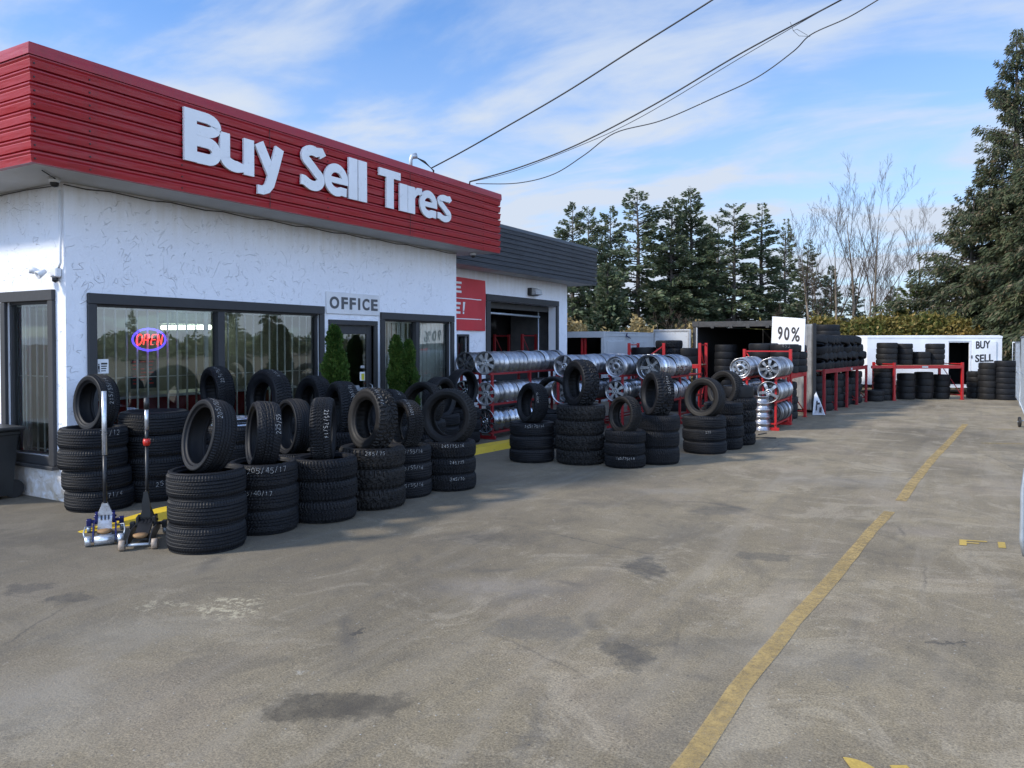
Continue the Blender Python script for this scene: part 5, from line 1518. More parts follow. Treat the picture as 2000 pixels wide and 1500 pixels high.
# far rack in front of the white trailer
q0, q1 = at(1747, 22.6), at(1880, 23.0)
tr, M3 = pallet_rack('bright red pallet rack standing in front of the white trailer', q0, q1, .95, 1.04, 1.12, 2)
MB().bbox(-.75, -.036, -.02, .02, .96, 1.04, .004, M3).build('beam', 'rack_red', tr)
MB().box(.9, 1.1, -.028, -.025, .965, 1.02, M3).build('label', 'label_grey', tr)
GT = 'tire piles in front of the white trailer'
def farcol(u, d, n, R, W, desc, z0=0.0, mat='rubber_dusty'): return col(at(u, d), n, R, W, desc, z0, .012, mat, 'plain', GT)
farcol(1732, 23.3, 4, .30, .172, 'the first pile on the rack before the white trailer', 1.04)
farcol(1766, 23.4, 4, .245, .165, 'the second pile on the rack before the white trailer', 1.04)
farcol(1798, 23.5, 2, .29, .20, 'the third, shortest pile on the rack before the white trailer', 1.04)
farcol(1826, 23.6, 4, .275, .165, 'the fourth pile on the rack before the white trailer', 1.04)
farcol(1726, 22.9, 6, .285, .175, 'the six-high floor pile at the left end of the trailer', 0)
farcol(1770, 23.3, 4, .265, .20, 'the first floor pile under the rack before the trailer', 0)
farcol(1805, 23.4, 4, .270, .21, 'the second floor pile under the rack before the trailer', 0)
farcol(1839, 23.5, 4, .250, .19, 'the third floor pile under the rack before the trailer', 0)
farcol(1708, 22.5, 2, .265, .165, 'the low pair on the ground between the two racks', 0)
farcol(1906, 23.7, 5, .250, .17, 'the left pile right of the trailer door', 0)
farcol(1930, 23.2, 6, .265, .19, 'the middle pile right of the trailer door', 0)
farcol(1964, 23.0, 7, .305, .172, 'the tallest pile at the fence', 0, 'rubber')

# ---------------------------------------------------------------- containers, trailer
def frame_mat(origin, ang):
    return Matrix.Translation(origin) @ Matrix.Rotation(ang, 4, 'Z')
# container with both doors open: local x across, y into it
CM = frame_mat((-6.20, 20.35, 0), R_(-5)); CW, CL, CH = 2.44, 6.0, 2.25
ct = thing('shipping_container', 'dark shipping container with both doors swung open behind the racks', 'container', (-6.2, 20.35, 0))
mb = MB()
for (x0, x1) in ((0, .04), (CW - .04, CW)):
    nrib = 20
    for i in range(nrib):
        y0_ = .1 + (CL - .2) * i / nrib; y1_ = .1 + (CL - .2) * (i + 1) / nrib
        o = .03 if i % 2 else 0
        mb.box(x0 + (o if x0 == 0 else 0), x1 - (o if x0 > 0 else 0), y0_, y1_, .15, CH - .1, CM)
mb.box(.04, CW - .04, CL - .06, CL, .15, CH - .1, CM); mb.box(.02, CW - .02, .05, CL - .02, CH - .06, CH - .02, CM)
mb.box(.04, CW - .04, .05, CL - .06, .12, .15, CM)
mb.build('body', 'dark_steel', ct)
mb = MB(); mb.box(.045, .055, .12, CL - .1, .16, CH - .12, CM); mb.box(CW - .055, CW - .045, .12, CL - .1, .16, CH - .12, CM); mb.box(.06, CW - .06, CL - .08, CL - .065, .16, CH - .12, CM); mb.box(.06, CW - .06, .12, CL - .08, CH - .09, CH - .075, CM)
mb.build('lining', 'container_inside', ct)
mb = MB()
mb.bbox(0, .09, 0, .12, 0, CH - .13, .006, CM); mb.bbox(CW - .09, CW, 0, .12, 0, CH - .13, .006, CM)
mb.bbox(.09, CW - .09, 0, .11, .0, .13, .006, CM)
mb.build('corner_post', 'dark_steel', ct)
mb = MB(); mb.bbox(-.01, CW + .01, -.01, .13, CH - .128, CH + .02, .008, CM)
for x in (.5, 1.0, 1.45, 1.95): mb.bbox(x, x + .09, -.03, -.011, CH - .16, CH - .09, .003, CM)
mb.bbox(-.02, .17, -.02, .15, CH - .11, CH + .03, .004, CM); mb.bbox(CW - .17, CW + .02, -.02, .15, CH - .11, CH + .03, .004, CM)
mb.build('header', 'dark_steel', ct)
MB().box(.091, .115, .0, .05, .13, CH - .13, CM).build('seal', 'old_white', ct)
MB().box(CW - .115, CW - .091, .0, .05, .13, CH - .13, CM).build('seal', 'old_white', ct)
MB().bbox(-1.10, -.03, -.12, -.06, .14, CH - .18, .006, CM).build('door', 'old_white', ct)
mb = MB()
mb.box(-1.08, -1.05, -.135, -.121, .16, CH - .2, CM); mb.box(-.09, -.06, -.135, -.121, .16, CH - .2, CM); mb.box(-1.05, -.09, -.135, -.121, CH - .24, CH - .2, CM)
mb.build('door_seal', 'steel_door', ct)
# right door, turned a little further round
DM = CM @ Matrix.Translation((CW + .01, -.08, 0)) @ Matrix.Rotation(R_(-39), 4, 'Z')
rdoor = MB().bbox(0, 1.08, 0, .05, .10, CH - .10, .006, DM).build('door', 'steel_door', ct)
mb = MB()
for x in (.03, .98): mb.bbox(x, x + .06, -.02, -.001, .12, CH - .12, .004, DM)
for x in (.2, .36, .52, .68, .84): mb.bbox(x, x + .05, -.012, -.001, .14, CH - .14, .003, DM)
mb.build('ribbing', 'steel_door', rdoor)
MB().bbox(1.082, 1.12, -.03, .07, .10, CH - .08, .01, DM).build('gasket', 'rubber_plain', rdoor)
# the red and grey company label high on the container side
mb = MB(); mb.box(CW + .001, CW + .006, .7, 1.25, 1.80, 2.08, CM); mb.build('label', 'banner_red', ct)
mb = MB(); mb.box(CW + .001, CW + .006, 1.28, 3.4, 1.82, 2.06, CM); mb.build('label', 'label_grey', ct)
mb = MB(); mb.box(CW + .0065, CW + .009, .82, 1.1, 1.94, 1.965, CM); mb.build('label', 'sign_white', ct)
GK = 'tires in and before the dark container'
p = CM @ Vector((.75, .45, 0)); stack(Vector((p.x, p.y, 0)), 8, .30, .195, 'plain', 'the tall pile just inside the dark container', GK, .15)
p = CM @ Vector((1.5, 1.4, 0)); stack(Vector((p.x, p.y, 0)), 6, .30, .195, 'plain', 'the pile deep inside the dark container', GK, .15)
# rack of tyres in front of that container
tr, M5 = pallet_rack('red pallet rack with tilted brace behind the rim racks', (-7.2, 18.25, 0), (-5.45, 18.45, 0), .9, 1.18, 1.70, 3, mat='rack_red')
A_ = M5 @ Vector((.12, .0, 1.1)); B_ = M5 @ Vector((.86, 0, 1.62)); MB().tube([A_, B_], .02, 6).build('brace', 'rack_red', tr)
col(M5 @ Vector((.28, .4, 0)), 2, .33, .21, 'the left pile on the rack in front of the dark container', 1.18)
col(M5 @ Vector((.92, .42, 0)), 3, .34, .20, 'the middle pile on the rack in front of the dark container', 1.18, kind='mud')
col(M5 @ Vector((1.35, .55, 0)), 2, .30, .20, 'the right pile on the rack in front of the dark container', 1.18)
col(M5 @ Vector((.35, .4, 0)), 4, .32, .21, 'the left floor pile below that rack', 0)
col(M5 @ Vector((1.15, .4, 0)), 4, .32, .21, 'the right floor pile below that rack', 0)
# old white container behind the garage
oc = thing('shipping_container', 'old white rust-stained container with a dark opening behind the garage', 'container', (-10.2, 20.7, 0))
OM = frame_mat((-11.35, 20.75, 0), R_(-3)); OW, OL, OH = 2.44, 4.4, 2.02
mb = MB(); mb.box(OW - .05, OW, .09, OL, .1, OH - .1, OM); mb.box(0, .05, .09, OL, .1, OH - .1, OM); mb.box(.05, OW - .05, OL - .05, OL, .1, OH - .1, OM); mb.box(.0, OW, .0, OL, OH - .02, OH + .02, OM); mb.box(0, OW, .09, OL, 0, .1, OM)
mb.build('body', 'old_white', oc)
mb = MB(); mb.bbox(0, OW + .012, -.01, .09, OH - .16, OH - .021, .005, OM); mb.bbox(OW - .09, OW + .01, -.01, .088, 0, OH - .165, .005, OM); mb.bbox(0, .09, -.01, .088, 0, OH - .165, .005, OM)
mb.bbox(OW + .001, OW + .014, .1, OL, OH - .12, OH - .03, .002, OM)
mb.build('frame', 'old_white', oc)
mb = MB(); mb.bbox(OW + .002, OW + .03, .18, 1.35, .25, OH - .26, .006, OM); mb.build('side_door', 'old_white', oc)
mb = MB(); mb.bbox(OW + .002, OW + .03, 2.0, 3.1, .25, OH - .26, .006, OM); mb.build('side_door', 'old_white', oc)
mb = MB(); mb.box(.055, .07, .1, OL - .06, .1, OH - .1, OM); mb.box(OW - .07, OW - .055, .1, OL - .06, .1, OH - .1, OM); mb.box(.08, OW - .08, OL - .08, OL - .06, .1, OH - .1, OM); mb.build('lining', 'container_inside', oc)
mb = MB(); mb.bbox(1.55, 1.62, .25, .32, .1, 1.85, .004, OM); mb.bbox(1.66, 1.72, .25, .32, .1, 1.85, .004, OM)
tag(mb.build('rack_post', 'rack_red'), 'red steel posts standing inside the old white container', 'rack')
mb = MB(); mb.tube([OM @ Vector((OW + .04, 1.5, OH - .02)), OM @ Vector((OW + .05, 1.45, OH - .10)), OM @ Vector((OW + .06, 1.7, OH - .17))], .02, 6)
tag(mb.build('tarp_strap', 'blue_paint'), 'short blue strap hanging over the edge of the old white container', 'strap')

# white cargo trailer: local x along its face, y into it
TL, TRr = at(1694, 25.5), at(1957, 24.9)
dT = (TRr - TL).normalized(); Lt = (TRr - TL).length
TM = Matrix(((dT.x, -dT.y, 0, TL.x), (dT.y, dT.x, 0, TL.y), (0, 0, 1, 0), (0, 0, 0, 1)))
tt = thing('cargo_trailer', 'white enclosed cargo trailer with an open side door and BUY SELL lettering', 'trailer', TL.to_tuple())
HT = 1.92
dx0, dx1 = 2.52, 3.15
mb = MB(); WT = 2.0
fnT = lambda a, d_, z: tuple(TM @ Vector((a, d_, z)))
wall_panel(mb, .0, Lt, .32, HT - .06, [(dx0, dx1, .34, HT - .20)], fnT, .05)
ang = .35
mb.add([fnT(0, 0, .32), fnT(-.30, .5, .32), fnT(-.30, .5, HT - .06), fnT(0, 0, HT - .06)], [(0, 1, 2, 3)])
mb.add([fnT(-.30, .5, .32), fnT(-.30, WT, .32), fnT(-.30, WT, HT - .06), fnT(-.30, .5, HT - .06)], [(0, 1, 2, 3)])
mb.add([fnT(Lt, 0, .32), fnT(Lt, WT, .32), fnT(Lt, WT, HT - .06), fnT(Lt, 0, HT - .06)], [(0, 1, 2, 3)])
mb.add([fnT(-.3, WT, .32), fnT(Lt, WT, .32), fnT(Lt, WT, HT - .06), fnT(-.3, WT, HT - .06)], [(0, 1, 2, 3)])
mb.build('body', 'trailer_white', tt)
mb = MB(); e_ = [(0, -.012), (Lt + .012, -.012), (Lt + .012, WT), (-.31, WT), (-.31, .5)]
v0 = [fnT(a, b_, HT - .058) for a, b_ in e_]; v1 = [fnT(a, b_, HT) for a, b_ in e_]
c_ = [(.05, .06), (Lt - .05, .06), (Lt - .05, WT - .05), (-.24, WT - .05), (-.24, .52)]
v2 = [fnT(a, b_, HT + .03) for a, b_ in c_]
mb.add(v0 + v1 + v2, [(i, (i + 1) % 5, 5 + (i + 1) % 5, 5 + i) for i in range(5)] + [(5 + i, 5 + (i + 1) % 5, 10 + (i + 1) % 5, 10 + i) for i in range(5)] + [(10, 11, 12, 13, 14)])
mb.build('roof', 'trailer_white', tt)
mb = MB(); mb.box(0, Lt - .02, .06, WT - .1, .33, .35, TM); mb.box(.0, Lt, WT - .1, WT - .08, .35, HT - .1, TM); mb.box(dx0 - .6, dx0 - .58, .06, WT - .1, .35, HT - .1, TM); mb.box(dx1 + .5, dx1 + .52, .06, WT - .1, .35, HT - .1, TM)
mb.build('lining', 'container_inside', tt)
mb = MB(); mb.bbox(dx0 - .03, dx0 - .001, -.015, .0, .34, HT - .17, .003, TM); mb.bbox(dx1 + .001, dx1 + .04, -.015, .0, .34, HT - .17, .003, TM); mb.bbox(dx0 - .03, dx1 + .04, -.016, -.001, HT - .169, HT - .13, .003, TM); mb.bbox(dx0 - .03, dx1 + .12, -.12, 0, .24, .31, .004, TM)
mb.build('door_frame', 'white_paint', tt)
mb = MB(); mb.bbox(dx1 + .06, dx1 + .80, -.035, -.005, .36, HT - .16, .006, TM); dd = mb.build('door', 'trailer_white', tt)
mb = MB(); mb.bbox(dx1 + .045, dx1 + .075, -.05, -.036, .7, .8, .003, TM); mb.bbox(dx1 + .045, dx1 + .075, -.05, -.036, 1.2, 1.3, .003, TM); mb.build('hinge', 'black_metal', dd)
mb = MB()
def onT(a, b_, c_): return fnT(dx1 + .10 + a * .62, -.036 - c_, 1.16 + b_ * .66 + a * .035)
fit_text(mb, 'BUY', .03, onT, .13, .83, .52, .90, .004); fit_text(mb, 'SELL', .03, onT, .10, .98, -.14, .24, .004)
mb.build('lettering', 'lettering_black', dd)
mb = MB(); mb.box(.1, Lt - .1, .2, WT - .2, .22, .32, TM); mb.build('chassis', 'dark_steel', tt)
for a in (1.5, 2.1):
    m_ = TM @ Matrix.Translation((a, .05, .32)) @ Matrix.Rotation(PI / 2, 4, 'X')
    MB().lathe([(.0, -.09), (.17, -.09), (.30, -.09), (.32, -.05), (.32, .05), (.30, .09), (0, .09)], 24, False, True, m_).build('wheel', 'rubber_plain', tt)
mb = MB(); mb.bbox(dx0 - .28, dx0 - .21, -.01, .0, .95, 1.6, .002, TM)

# debris on the ground near the rims
mb = MB(); a, b_ = at(1478, dep(856)), at(1517, dep(857)); mb.tube([a + Vector((0, 0, .012)), b_ + Vector((0, 0, .012))], .012, 5)
tag(mb.build('metal_rod', 'black_metal'), 'thin black rod lying on the asphalt before the rim pile', 'rod')
mb = MB(); a, b_ = at(1482, dep(850)), at(1498, dep(847)); mb.tube([a + Vector((0, 0, .010)), b_ + Vector((0, 0, .010))], .010, 5)
tag(mb.build('metal_rod', 'black_metal'), 'shorter black rod lying nearer the rim pile', 'rod')

# ---------------------------------------------------------------- floor jacks
def jack(label, u, v, yaw_off, body, armm, handle_mats, hh, low):
    """local frame: +y away from viewer, x right; root empty rotated"""
    p = at(u, dep(v) + .05)
    t = thing('floor_jack', label, 'floor jack', (p.x, p.y, 0), 'floor jacks on the asphalt')
    t.rotation_euler = (0, 0, YAW + R_(yaw_off))
    # side plates, long trapezoids
    for s in (-1, 1):
        x = s * .085
        MB().poly([(0.0, .035), (0.02, .09), (.16, .13), (.50, .12), (.60, .10), (.60, .05), (.10, .03)], x - .006, x + .006, lambda a, b_, y: (y, a, b_)).build('side_plate', body, t, local=True)
    mb = MB(); mb.cyl((-.145, .02, .042), (.145, .02, .042), .012, 10); mb.build('front_axle', 'galvanised', t, local=True)
    if low:
        MB().cyl((-.075, .02, .042), (.075, .02, .042), .040, 18).build('front_roller', 'jack_silver', t, local=True)
    for s in (-1, 1):
        MB().cyl((s * .10, .02, .042), (s * .145, .02, .042), .042, 20).build('wheel', 'jack_silver' if low else 'jack_wheel', t, local=True)
        c = MB(); c.bbox(s * .13 - .02, s * .13 + .02, .52, .58, .06, .12, .004); c.bbox(min(s * .09, s * .13), max(s * .09, s * .13), .53, .57, .085, .11, .004); ck = c.build('caster_bracket', body, t, local=True)
        MB().cyl((s * .115, .56, .032), (s * .148, .56, .032), .032, 14).build('wheel', 'galvanised', ck, local=True)
    # cover plate and lift arm with saddle
    mb = MB()
    mb.poly([(.10, .055), (.30, .10), (.50, .155), (.50, .175), (.30, .125), (.10, .075)], -.055, .055, lambda a, b_, y: (y, a, b_))
    arm = mb.build('lift_arm', armm, t, local=True)
    mb = MB()
    for x in (-.028, 0, .028): mb.box(x - .007, x + .007, .36, .362, .138, .17)
    sl_ = MB()
    for x in (-.028, 0, .028): sl_.poly([(.36, .143), (.46, .17), (.46, .1705), (.36, .1435)], x - .007, x + .007, lambda a, b_, y: (y, a, b_ + .0022))
    sl_.build('slots', 'lettering_black', arm, local=True)
    MB().lathe([(0, 0), (.045, 0), (.058, .012), (.058, .026), (0, .022)], 20, False, True, Matrix.Translation((0, .12, .078))).build('saddle', 'jack_pad', t, local=True)
    # handle socket
    mb = MB()
    mb.poly([(-.075, .14), (.075, .14), (.05, .20), (.022, .27), (-.022, .27), (-.05, .20)], .44, .50, lambda a, b_, y: (a, y, b_))
    mb.build('handle_socket', armm, t, local=True)
    mb = MB(); mb.bbox(-.080, -.055, .40, .52, .10, .19, .004); mb.bbox(.055, .080, .40, .52, .10, .19, .004); mb.cyl((-.09, .47, .15), (.09, .47, .15), .010, 8)
    mb.build('pivot', body, t, local=True)
    if low:
        for s in (-1, 1):
            MB().tube([(s * .09, .30, .10), (s * .15, .28, .11), (s * .155, .06, .105), (s * .145, .03, .06)], .006, 6).build('carry_handle', 'galvanised', t, local=True)
    z = .24
    for (z1, r, mt, nm) in handle_mats:
        MB().cyl((0, .47 + (z - .24) * .02, z), (0, .47 + (z1 - .24) * .02, z1), r, 14).build(nm, mt, t, local=True)
        z = z1 - .0005
    return t
jack('silver and dark blue floor jack with an upright handle by the shop corner', 200, 1070, 27, 'blue_paint', 'jack_silver', [(.70, .017, 'black_metal', 'handle_grip'), (1.27, .021, 'jack_silver', 'handle')], 1.27, True)
t = jack('black floor jack with tan wheels and a red clip on its upright handle', 266, 1080, 17, 'black_metal', 'black_metal', [(.80, .014, 'black_metal', 'handle'), (.94, .015, 'black_metal', 'handle'), (1.12, .016, 'jack_silver', 'handle_sleeve'), (1.22, .021, 'bin_plastic', 'handle_grip')], 1.22, False)
MB().lathe([(.015, -.03), (.026, -.03), (.032, 0), (.026, .03), (.015, .03)], 14, True, True, Matrix.Translation((0, .482, .83))).build('clip', 'red_plastic', t, local=True)
MB().poly([(-.035, .18), (.035, .18), (.03, .30), (.012, .40), (-.02, .40), (-.035, .30)], .425, .455, lambda a, b_, y: (a, y, b_)).build('handle_guard', 'bin_plastic', t, local=True)

# ---------------------------------------------------------------- fence and barrier on the right
def mesh_panel(P0, P1, h, label, nv, wheel=False):
    P0, P1 = Vector(P0), Vector(P1)
    t = thing('fence_panel', label, 'fence panel', P0.to_tuple(), 'galvanised fence panels')
    up = Vector((0, 0, 1))
    mb = MB(); mb.tube([P0 + up * .12, P0 + up * h, P1 + up * h, P1 + up * .12, P0 + up * .12], .021, 8); mb.tube([P0 + up * (h * .5), P1 + up * (h * .5)], .016, 6); mb.tube([P0 + up * .0, P0 + up * .12], .021, 8); mb.tube([P1 + up * .0, P1 + up * .12], .021, 8)
    mb.build('frame', 'galvanised', t)
    mb = MB()
    for i in range(1, nv): 
        q = P0.lerp(P1, i / nv); mb.tube([q + up * .13, q + up * (h - .01)], .0035, 4, False)
    for j in range(1, 12):
        z = .13 + (h - .15) * j / 12; mb.tube([P0 + up * z, P1 + up * z], .0035, 4, False)
    mb.build('wire_mesh', 'galvanised', t)
    if wheel:
        d = (P1 - P0).normalized(); s = Vector((d.y, -d.x, 0))
        c = P0.lerp(P1, .06) - Vector((.14, 0, 0)); c.z = .105
        mb = MB(); mb.tube([c + Vector((.14, 0, .05)), c + Vector((-.04, 0, 0))], .012, 6); br = mb.build('wheel_bracket', 'galvanised', t)
        q = Vector((1, .1, 0)).to_track_quat('Z', 'Y').to_matrix().to_4x4()
        MB().lathe([(0, -.02), (.07, -.02), (.10, -.02), (.105, 0), (.10, .02), (0, .02)], 20, False, True, Matrix.Translation(c) @ q).build('wheel', 'rubber_plain', t)
    return t
mesh_panel((1.47, 27.6, 0), (1.42, 24.6, 0), 1.72, 'farthest galvanised mesh fence panel beside the tallest tire pile', 20)
mesh_panel((1.20, 18.2, 0), (1.42, 24.4, 0), 1.85, 'long galvanised mesh gate panel with a small wheel at its near end', 36, True)
mesh_panel((1.42, 28.0, 0), (3.8, 28.2, 0), 1.72, 'mesh fence panel running right behind the tallest tire pile', 16)
p0 = at(2001, 5.45)
t = thing('crowd_barrier', 'pale blue-grey tubular crowd barrier whose rounded end enters the photo at right', 'barrier', p0.to_tuple())
dirb = Vector((.93, .36, 0)).normalized(); B = lambda a, z: p0 + dirb * a + Vector((0, 0, z))
mb = MB(); mb.tube([B(.02, .18), B(-.004, .30), B(0, .45), B(.0, .66), B(.02, .80), B(.08, .90), B(.2, .96), B(2.1, .96), B(2.3, .8), B(2.3, .18), B(.02, .18)], .016, 10); mb.build('frame', 'galvanised', t)
mb = MB()
for i in range(1, 15): mb.tube([B(.08 + i * .148, .19), B(.08 + i * .148, .95)], .007, 6, False)
mb.build('bars', 'galvanised', t)
for a in (.25, 2.0):
    n_ = Vector((-dirb.y, dirb.x, 0))
    MB().tube([B(a, .18), B(a, .03) + n_ * .02, B(a, .012) + n_ * .28], .014, 8).tube([B(a, .18), B(a, .03) - n_ * .02, B(a, .012) - n_ * .28], .014, 8).build('foot', 'galvanised', t)

# ---------------------------------------------------------------- plants
def leaf_quads(C, Dv, Lg, Wd, rs):
    """diamond leaves: centres C, directions Dv, lengths, widths"""
    n = len(C)
    Dv = Dv / (np.linalg.norm(Dv, axis=1, keepdims=True) + 1e-9)
    rv = rs.normal(size=(n, 3)); S = np.cross(Dv, rv); S /= (np.linalg.norm(S, axis=1, keepdims=True) + 1e-9)
    L = Lg[:, None]; W = Wd[:, None]
    return np.stack([C, C + Dv * L * .45 + S * W, C + Dv * L, C + Dv * L * .45 - S * W], 1)
def conifer(H, base, rmax, nb, dens, leaf, seed, droop=.25, hang=.0, power=.85, up=.25, wleaf=.22, skew=None):
    rs = np.random.RandomState(seed); r = random.Random(seed)
    tr = MB(); tr.tube([(0, 0, 0), (r.uniform(-.05, .05), 0, H * .35), (r.uniform(-.1, .1), r.uniform(-.1, .1), H * .7), (0, 0, H * .985)], [H * .016, H * .012, H * .007, .012], 8)
    Cs, Ds, Ls = [], [], []
    lobes = [(r.uniform(0, 2 * PI), r.uniform(.75, 1.15)) for _ in range(5)]
    for i in range(nb):
        t = (i + r.random()) / nb
        t = t ** 1.15 if t < 1 else t
        z = base + (H - base) * t
        L = rmax * (1 - t) ** power * r.uniform(.55, 1.12) + .12
        if r.random() < .10: L *= 1.25
        az = r.uniform(0, 2 * PI)
        L *= 1 + .14 * math.sin(az * 2 + lobes[0][0]) + .10 * math.sin(t * 23 + lobes[1][0] + az)
        if skew: L *= 1 + skew[1] * math.cos(az - skew[0])
        a = up * (t * 1.6) + .05; b_ = droop * (1.3 - t)
        dx, dy = math.cos(az), math.sin(az)
        if L > rmax * .25: tr.tube([(0, 0, z), (dx * L * .5, dy * L * .5, z + L * (a * .5 - b_ * .25)), (dx * L * .92, dy * L * .92, z + L * (a * .92 - b_ * .85))], [.02 + .012 * L, .012 + .006 * L, .005], 3, False)
        n = max(4, int(L * dens))
        s = rs.uniform(.12, 1, n) ** .75
        zz_ = z + L * (a * s - b_ * s * s)
        sprd = L * .17 * np.sin(np.clip(s, 0, 1) * PI * .9 + .15)
        lat = rs.uniform(-1, 1, n) * sprd
        C = np.stack([dx * L * s - dy * lat, dy * L * s + dx * lat, zz_ + rs.uniform(-.5, .5, n) * (.16 + .05 * L) - hang * rs.uniform(0, .22, n) * (s > .2)], 1)
        D = np.stack([dx * .9 - dy * np.sign(lat) * rs.uniform(.2, 1.1, n), dy * .9 + dx * np.sign(lat) * rs.uniform(.2, 1.1, n), rs.uniform(-.25, .45, n) - hang * rs.uniform(.5, 1.4, n)], 1)
        Cs.append(C); Ds.append(D); Ls.append(rs.uniform(.6, 1.3, n) * leaf * (1 - .35 * t))
    C = np.concatenate(Cs); D = np.concatenate(Ds); L = np.concatenate(Ls)
    return tr, leaf_quads(C, D, L, L * wleaf, rs)
def tree(name, label, cat, loc, tr, Q, matc, matt, group=None):
    t = thing(name, label, cat, loc, group)
    me = tr.mesh('trunk'); me.materials.append(MATS[matt]); link('trunk', me, t)
    quads('crown', Q, matc, t)
    return t
GTn = 'tall firs beyond the containers'
FV = []
specsF = [dict(H=10, base=1.6, rmax=2.1, nb=150, dens=84, leaf=.24, seed=3, droop=.22, up=.30, power=.62),
          dict(H=10, base=.8, rmax=2.6, nb=210, dens=88, leaf=.24, seed=11, droop=.25, up=.32, power=.70),
          dict(H=10, base=.6, rmax=1.9, nb=190, dens=78, leaf=.23, seed=23, droop=.18, up=.25, power=.9),
          dict(H=10, base=3.2, rmax=2.2, nb=95, dens=74, leaf=.25, seed=31, droop=.30, up=.35, power=.5)]
firs = [(1118, 402, 42, 0, 1.05, 'two-topped fir rising over the garage roof, leftmost of the row'), (1148, 408, 44, 3, .8, 'thin fir just right of the leftmost one over the garage roof'), (1192, 406, 43, 0, .85, 'slim fir right behind the corner of the grey fascia'),
        (1243, 374, 42, 3, 1.15, 'open fir with a bare lower trunk, second gap from the garage'), (1312, 388, 42, 1, .95, 'left half of the widest dense pair of firs'), (1347, 372, 43, 1, 1.1, 'right and taller half of the widest dense pair of firs'),
        (1402, 425, 47, 3, .8, 'thin sparse fir between the dense pair and the twin-trunk fir'), (1432, 402, 42, 3, 1.1, 'sparse fir with a bare twin trunk right of the dense pair'), (1487, 400, 43, 2, 1.25, 'full dark conical fir left of the bare birches'),
        (1534, 430, 46, 2, .9, 'small pointed fir between the dark conical fir and the birches'), (1578, 470, 40, 2, 1.1, 'short dense fir behind the leftmost birch trunk'), (1375, 440, 48, 1, .8, 'low dense fir behind the right edge of the dense pair'),
        (1622, 520, 47, 1, .8, 'low dark fir between the leftmost birches'), (1668, 545, 48, 2, 1.0, 'small dark fir low behind the tallest birch'), (1742, 560, 49, 1, .8, 'low dark fir in the gap left of the small pine'),
        (1170, 450, 50, 2, .9, 'small dark fir in the gap beside the garage fascia')]
protoF = {}
for (u, vt, d, k, wsc, lab) in firs:
    if k not in protoF:
        tr, Q = conifer(**specsF[k]); o = tree('fir_tree', lab, 'tree', (0, 0, 0), tr, Q, 'fir_needles', 'bark', GTn); protoF[k] = o
    else:
        o = copy_tree(protoF[k]); o['label'] = lab
    H = zat(vt, d) ; s = H / 10
    o.location = at(u, d); o.scale = (s * wsc, s * wsc, s); o.rotation_euler = (0, 0, rnd.uniform(0, 6.28))
# dark cypress-like evergreen
tr, Q = conifer(5.2, .2, 1.15, 170, 75, .28, 77, droop=-.5, up=.7, power=.55, wleaf=.3)
o = tree('cypress_tree', 'squat dark evergreen in front of the firs beside the garage', 'tree', at(1186, 37), tr, Q, 'fir_needles', 'bark')
# big spruces at the right
tr, Q = conifer(13.9, .5, 3.5, 330, 170, .21, 5, droop=.42, hang=1.0, up=.50, power=.92, wleaf=.15)
tree('spruce_tree', 'huge spruce with drooping branchlets filling the right edge', 'tree', at(1978, 30), tr, Q, 'spruce_needles', 'bark')
tr, Q = conifer(8.0, .3, 3.6, 190, 150, .21, 15, droop=.30, hang=1.0, up=.45, power=.85, wleaf=.15)
tree('spruce_tree', 'lower spruce whose long branch reaches left of the huge one', 'tree', at(1900, 31), tr, Q, 'spruce_needles', 'bark')
tr, Q = conifer(9.5, .3, 3.4, 230, 180, .25, 19, droop=.40, hang=1.0, up=.42, power=.85, wleaf=.15)
tree('spruce_tree', 'dense spruce standing behind the fence at the far right edge', 'tree', at(2060, 27), tr, Q, 'spruce_needles', 'bark')
# small pine behind the trailer
tr, Q = conifer(3.9, .3, 1.7, 60, 120, .35, 41, droop=.0, up=.7, power=.5, wleaf=.10)
tree('pine_tree', 'small yellow-green pine rising behind the hedge left of the spruces', 'tree', at(1790, 33), tr, Q, 'pine_needles', 'bark')
# bare trees
def bare(H, seed, lean=(0, 0), spread=.5, twigs=True, r0=None, low=.4):
    r = random.Random(seed); mb = MB(); tw = MB()
    def grow(p, d, L, rad, lev):
        n = 9 if lev == 0 else 4 if lev < 2 else 3; pts = [p.copy()]; q = p.copy(); dd = d.copy(); rs_ = [rad]
        for i in range(n):
            dd = (dd + Vector((r.uniform(-1, 1), r.uniform(-1, 1), r.uniform(-.4, .9))) * (.035 if lev == 0 else .10 + .05 * lev)).normalized()
            q = q + dd * (L / n); pts.append(q.copy()); rs_.append(rad * (1 - (.94 if lev == 0 else .72) * (i + 1) / n))
        (mb if lev == 0 else tw).tube(pts, rs_, 6 if lev == 0 else 3, False)
        if lev >= 4 or L < .22: return
        k = [9, 7, 5, 4][lev]
        for j in range(k):
            t = (low if lev == 0 else .25) + (1 - (low if lev == 0 else .25)) * (j + r.random()) / k
            i0 = min(n - 1, int(t * n)); f = t * n - i0
            bp = pts[i0].lerp(pts[i0 + 1], f)
            pd = (pts[i0 + 1] - pts[i0]).normalized()
            side = pd.cross(Vector((r.uniform(-1, 1), r.uniform(-1, 1), r.uniform(-1, 1)))).normalized()
            nd = (pd * (1 - spread) + side * spread + Vector((0, 0, .25))).normalized()
            grow(bp, nd, L * r.uniform(.32, .5) * (1.15 - .4 * t), max(.0052, rs_[i0] * .42), lev + 1)
    grow(Vector((0, 0, 0)), Vector((lean[0], lean[1], 1)).normalized(), H, r0 or H * .016, 0)
    return mb, tw
GBi = 'bare trees behind the hedge'
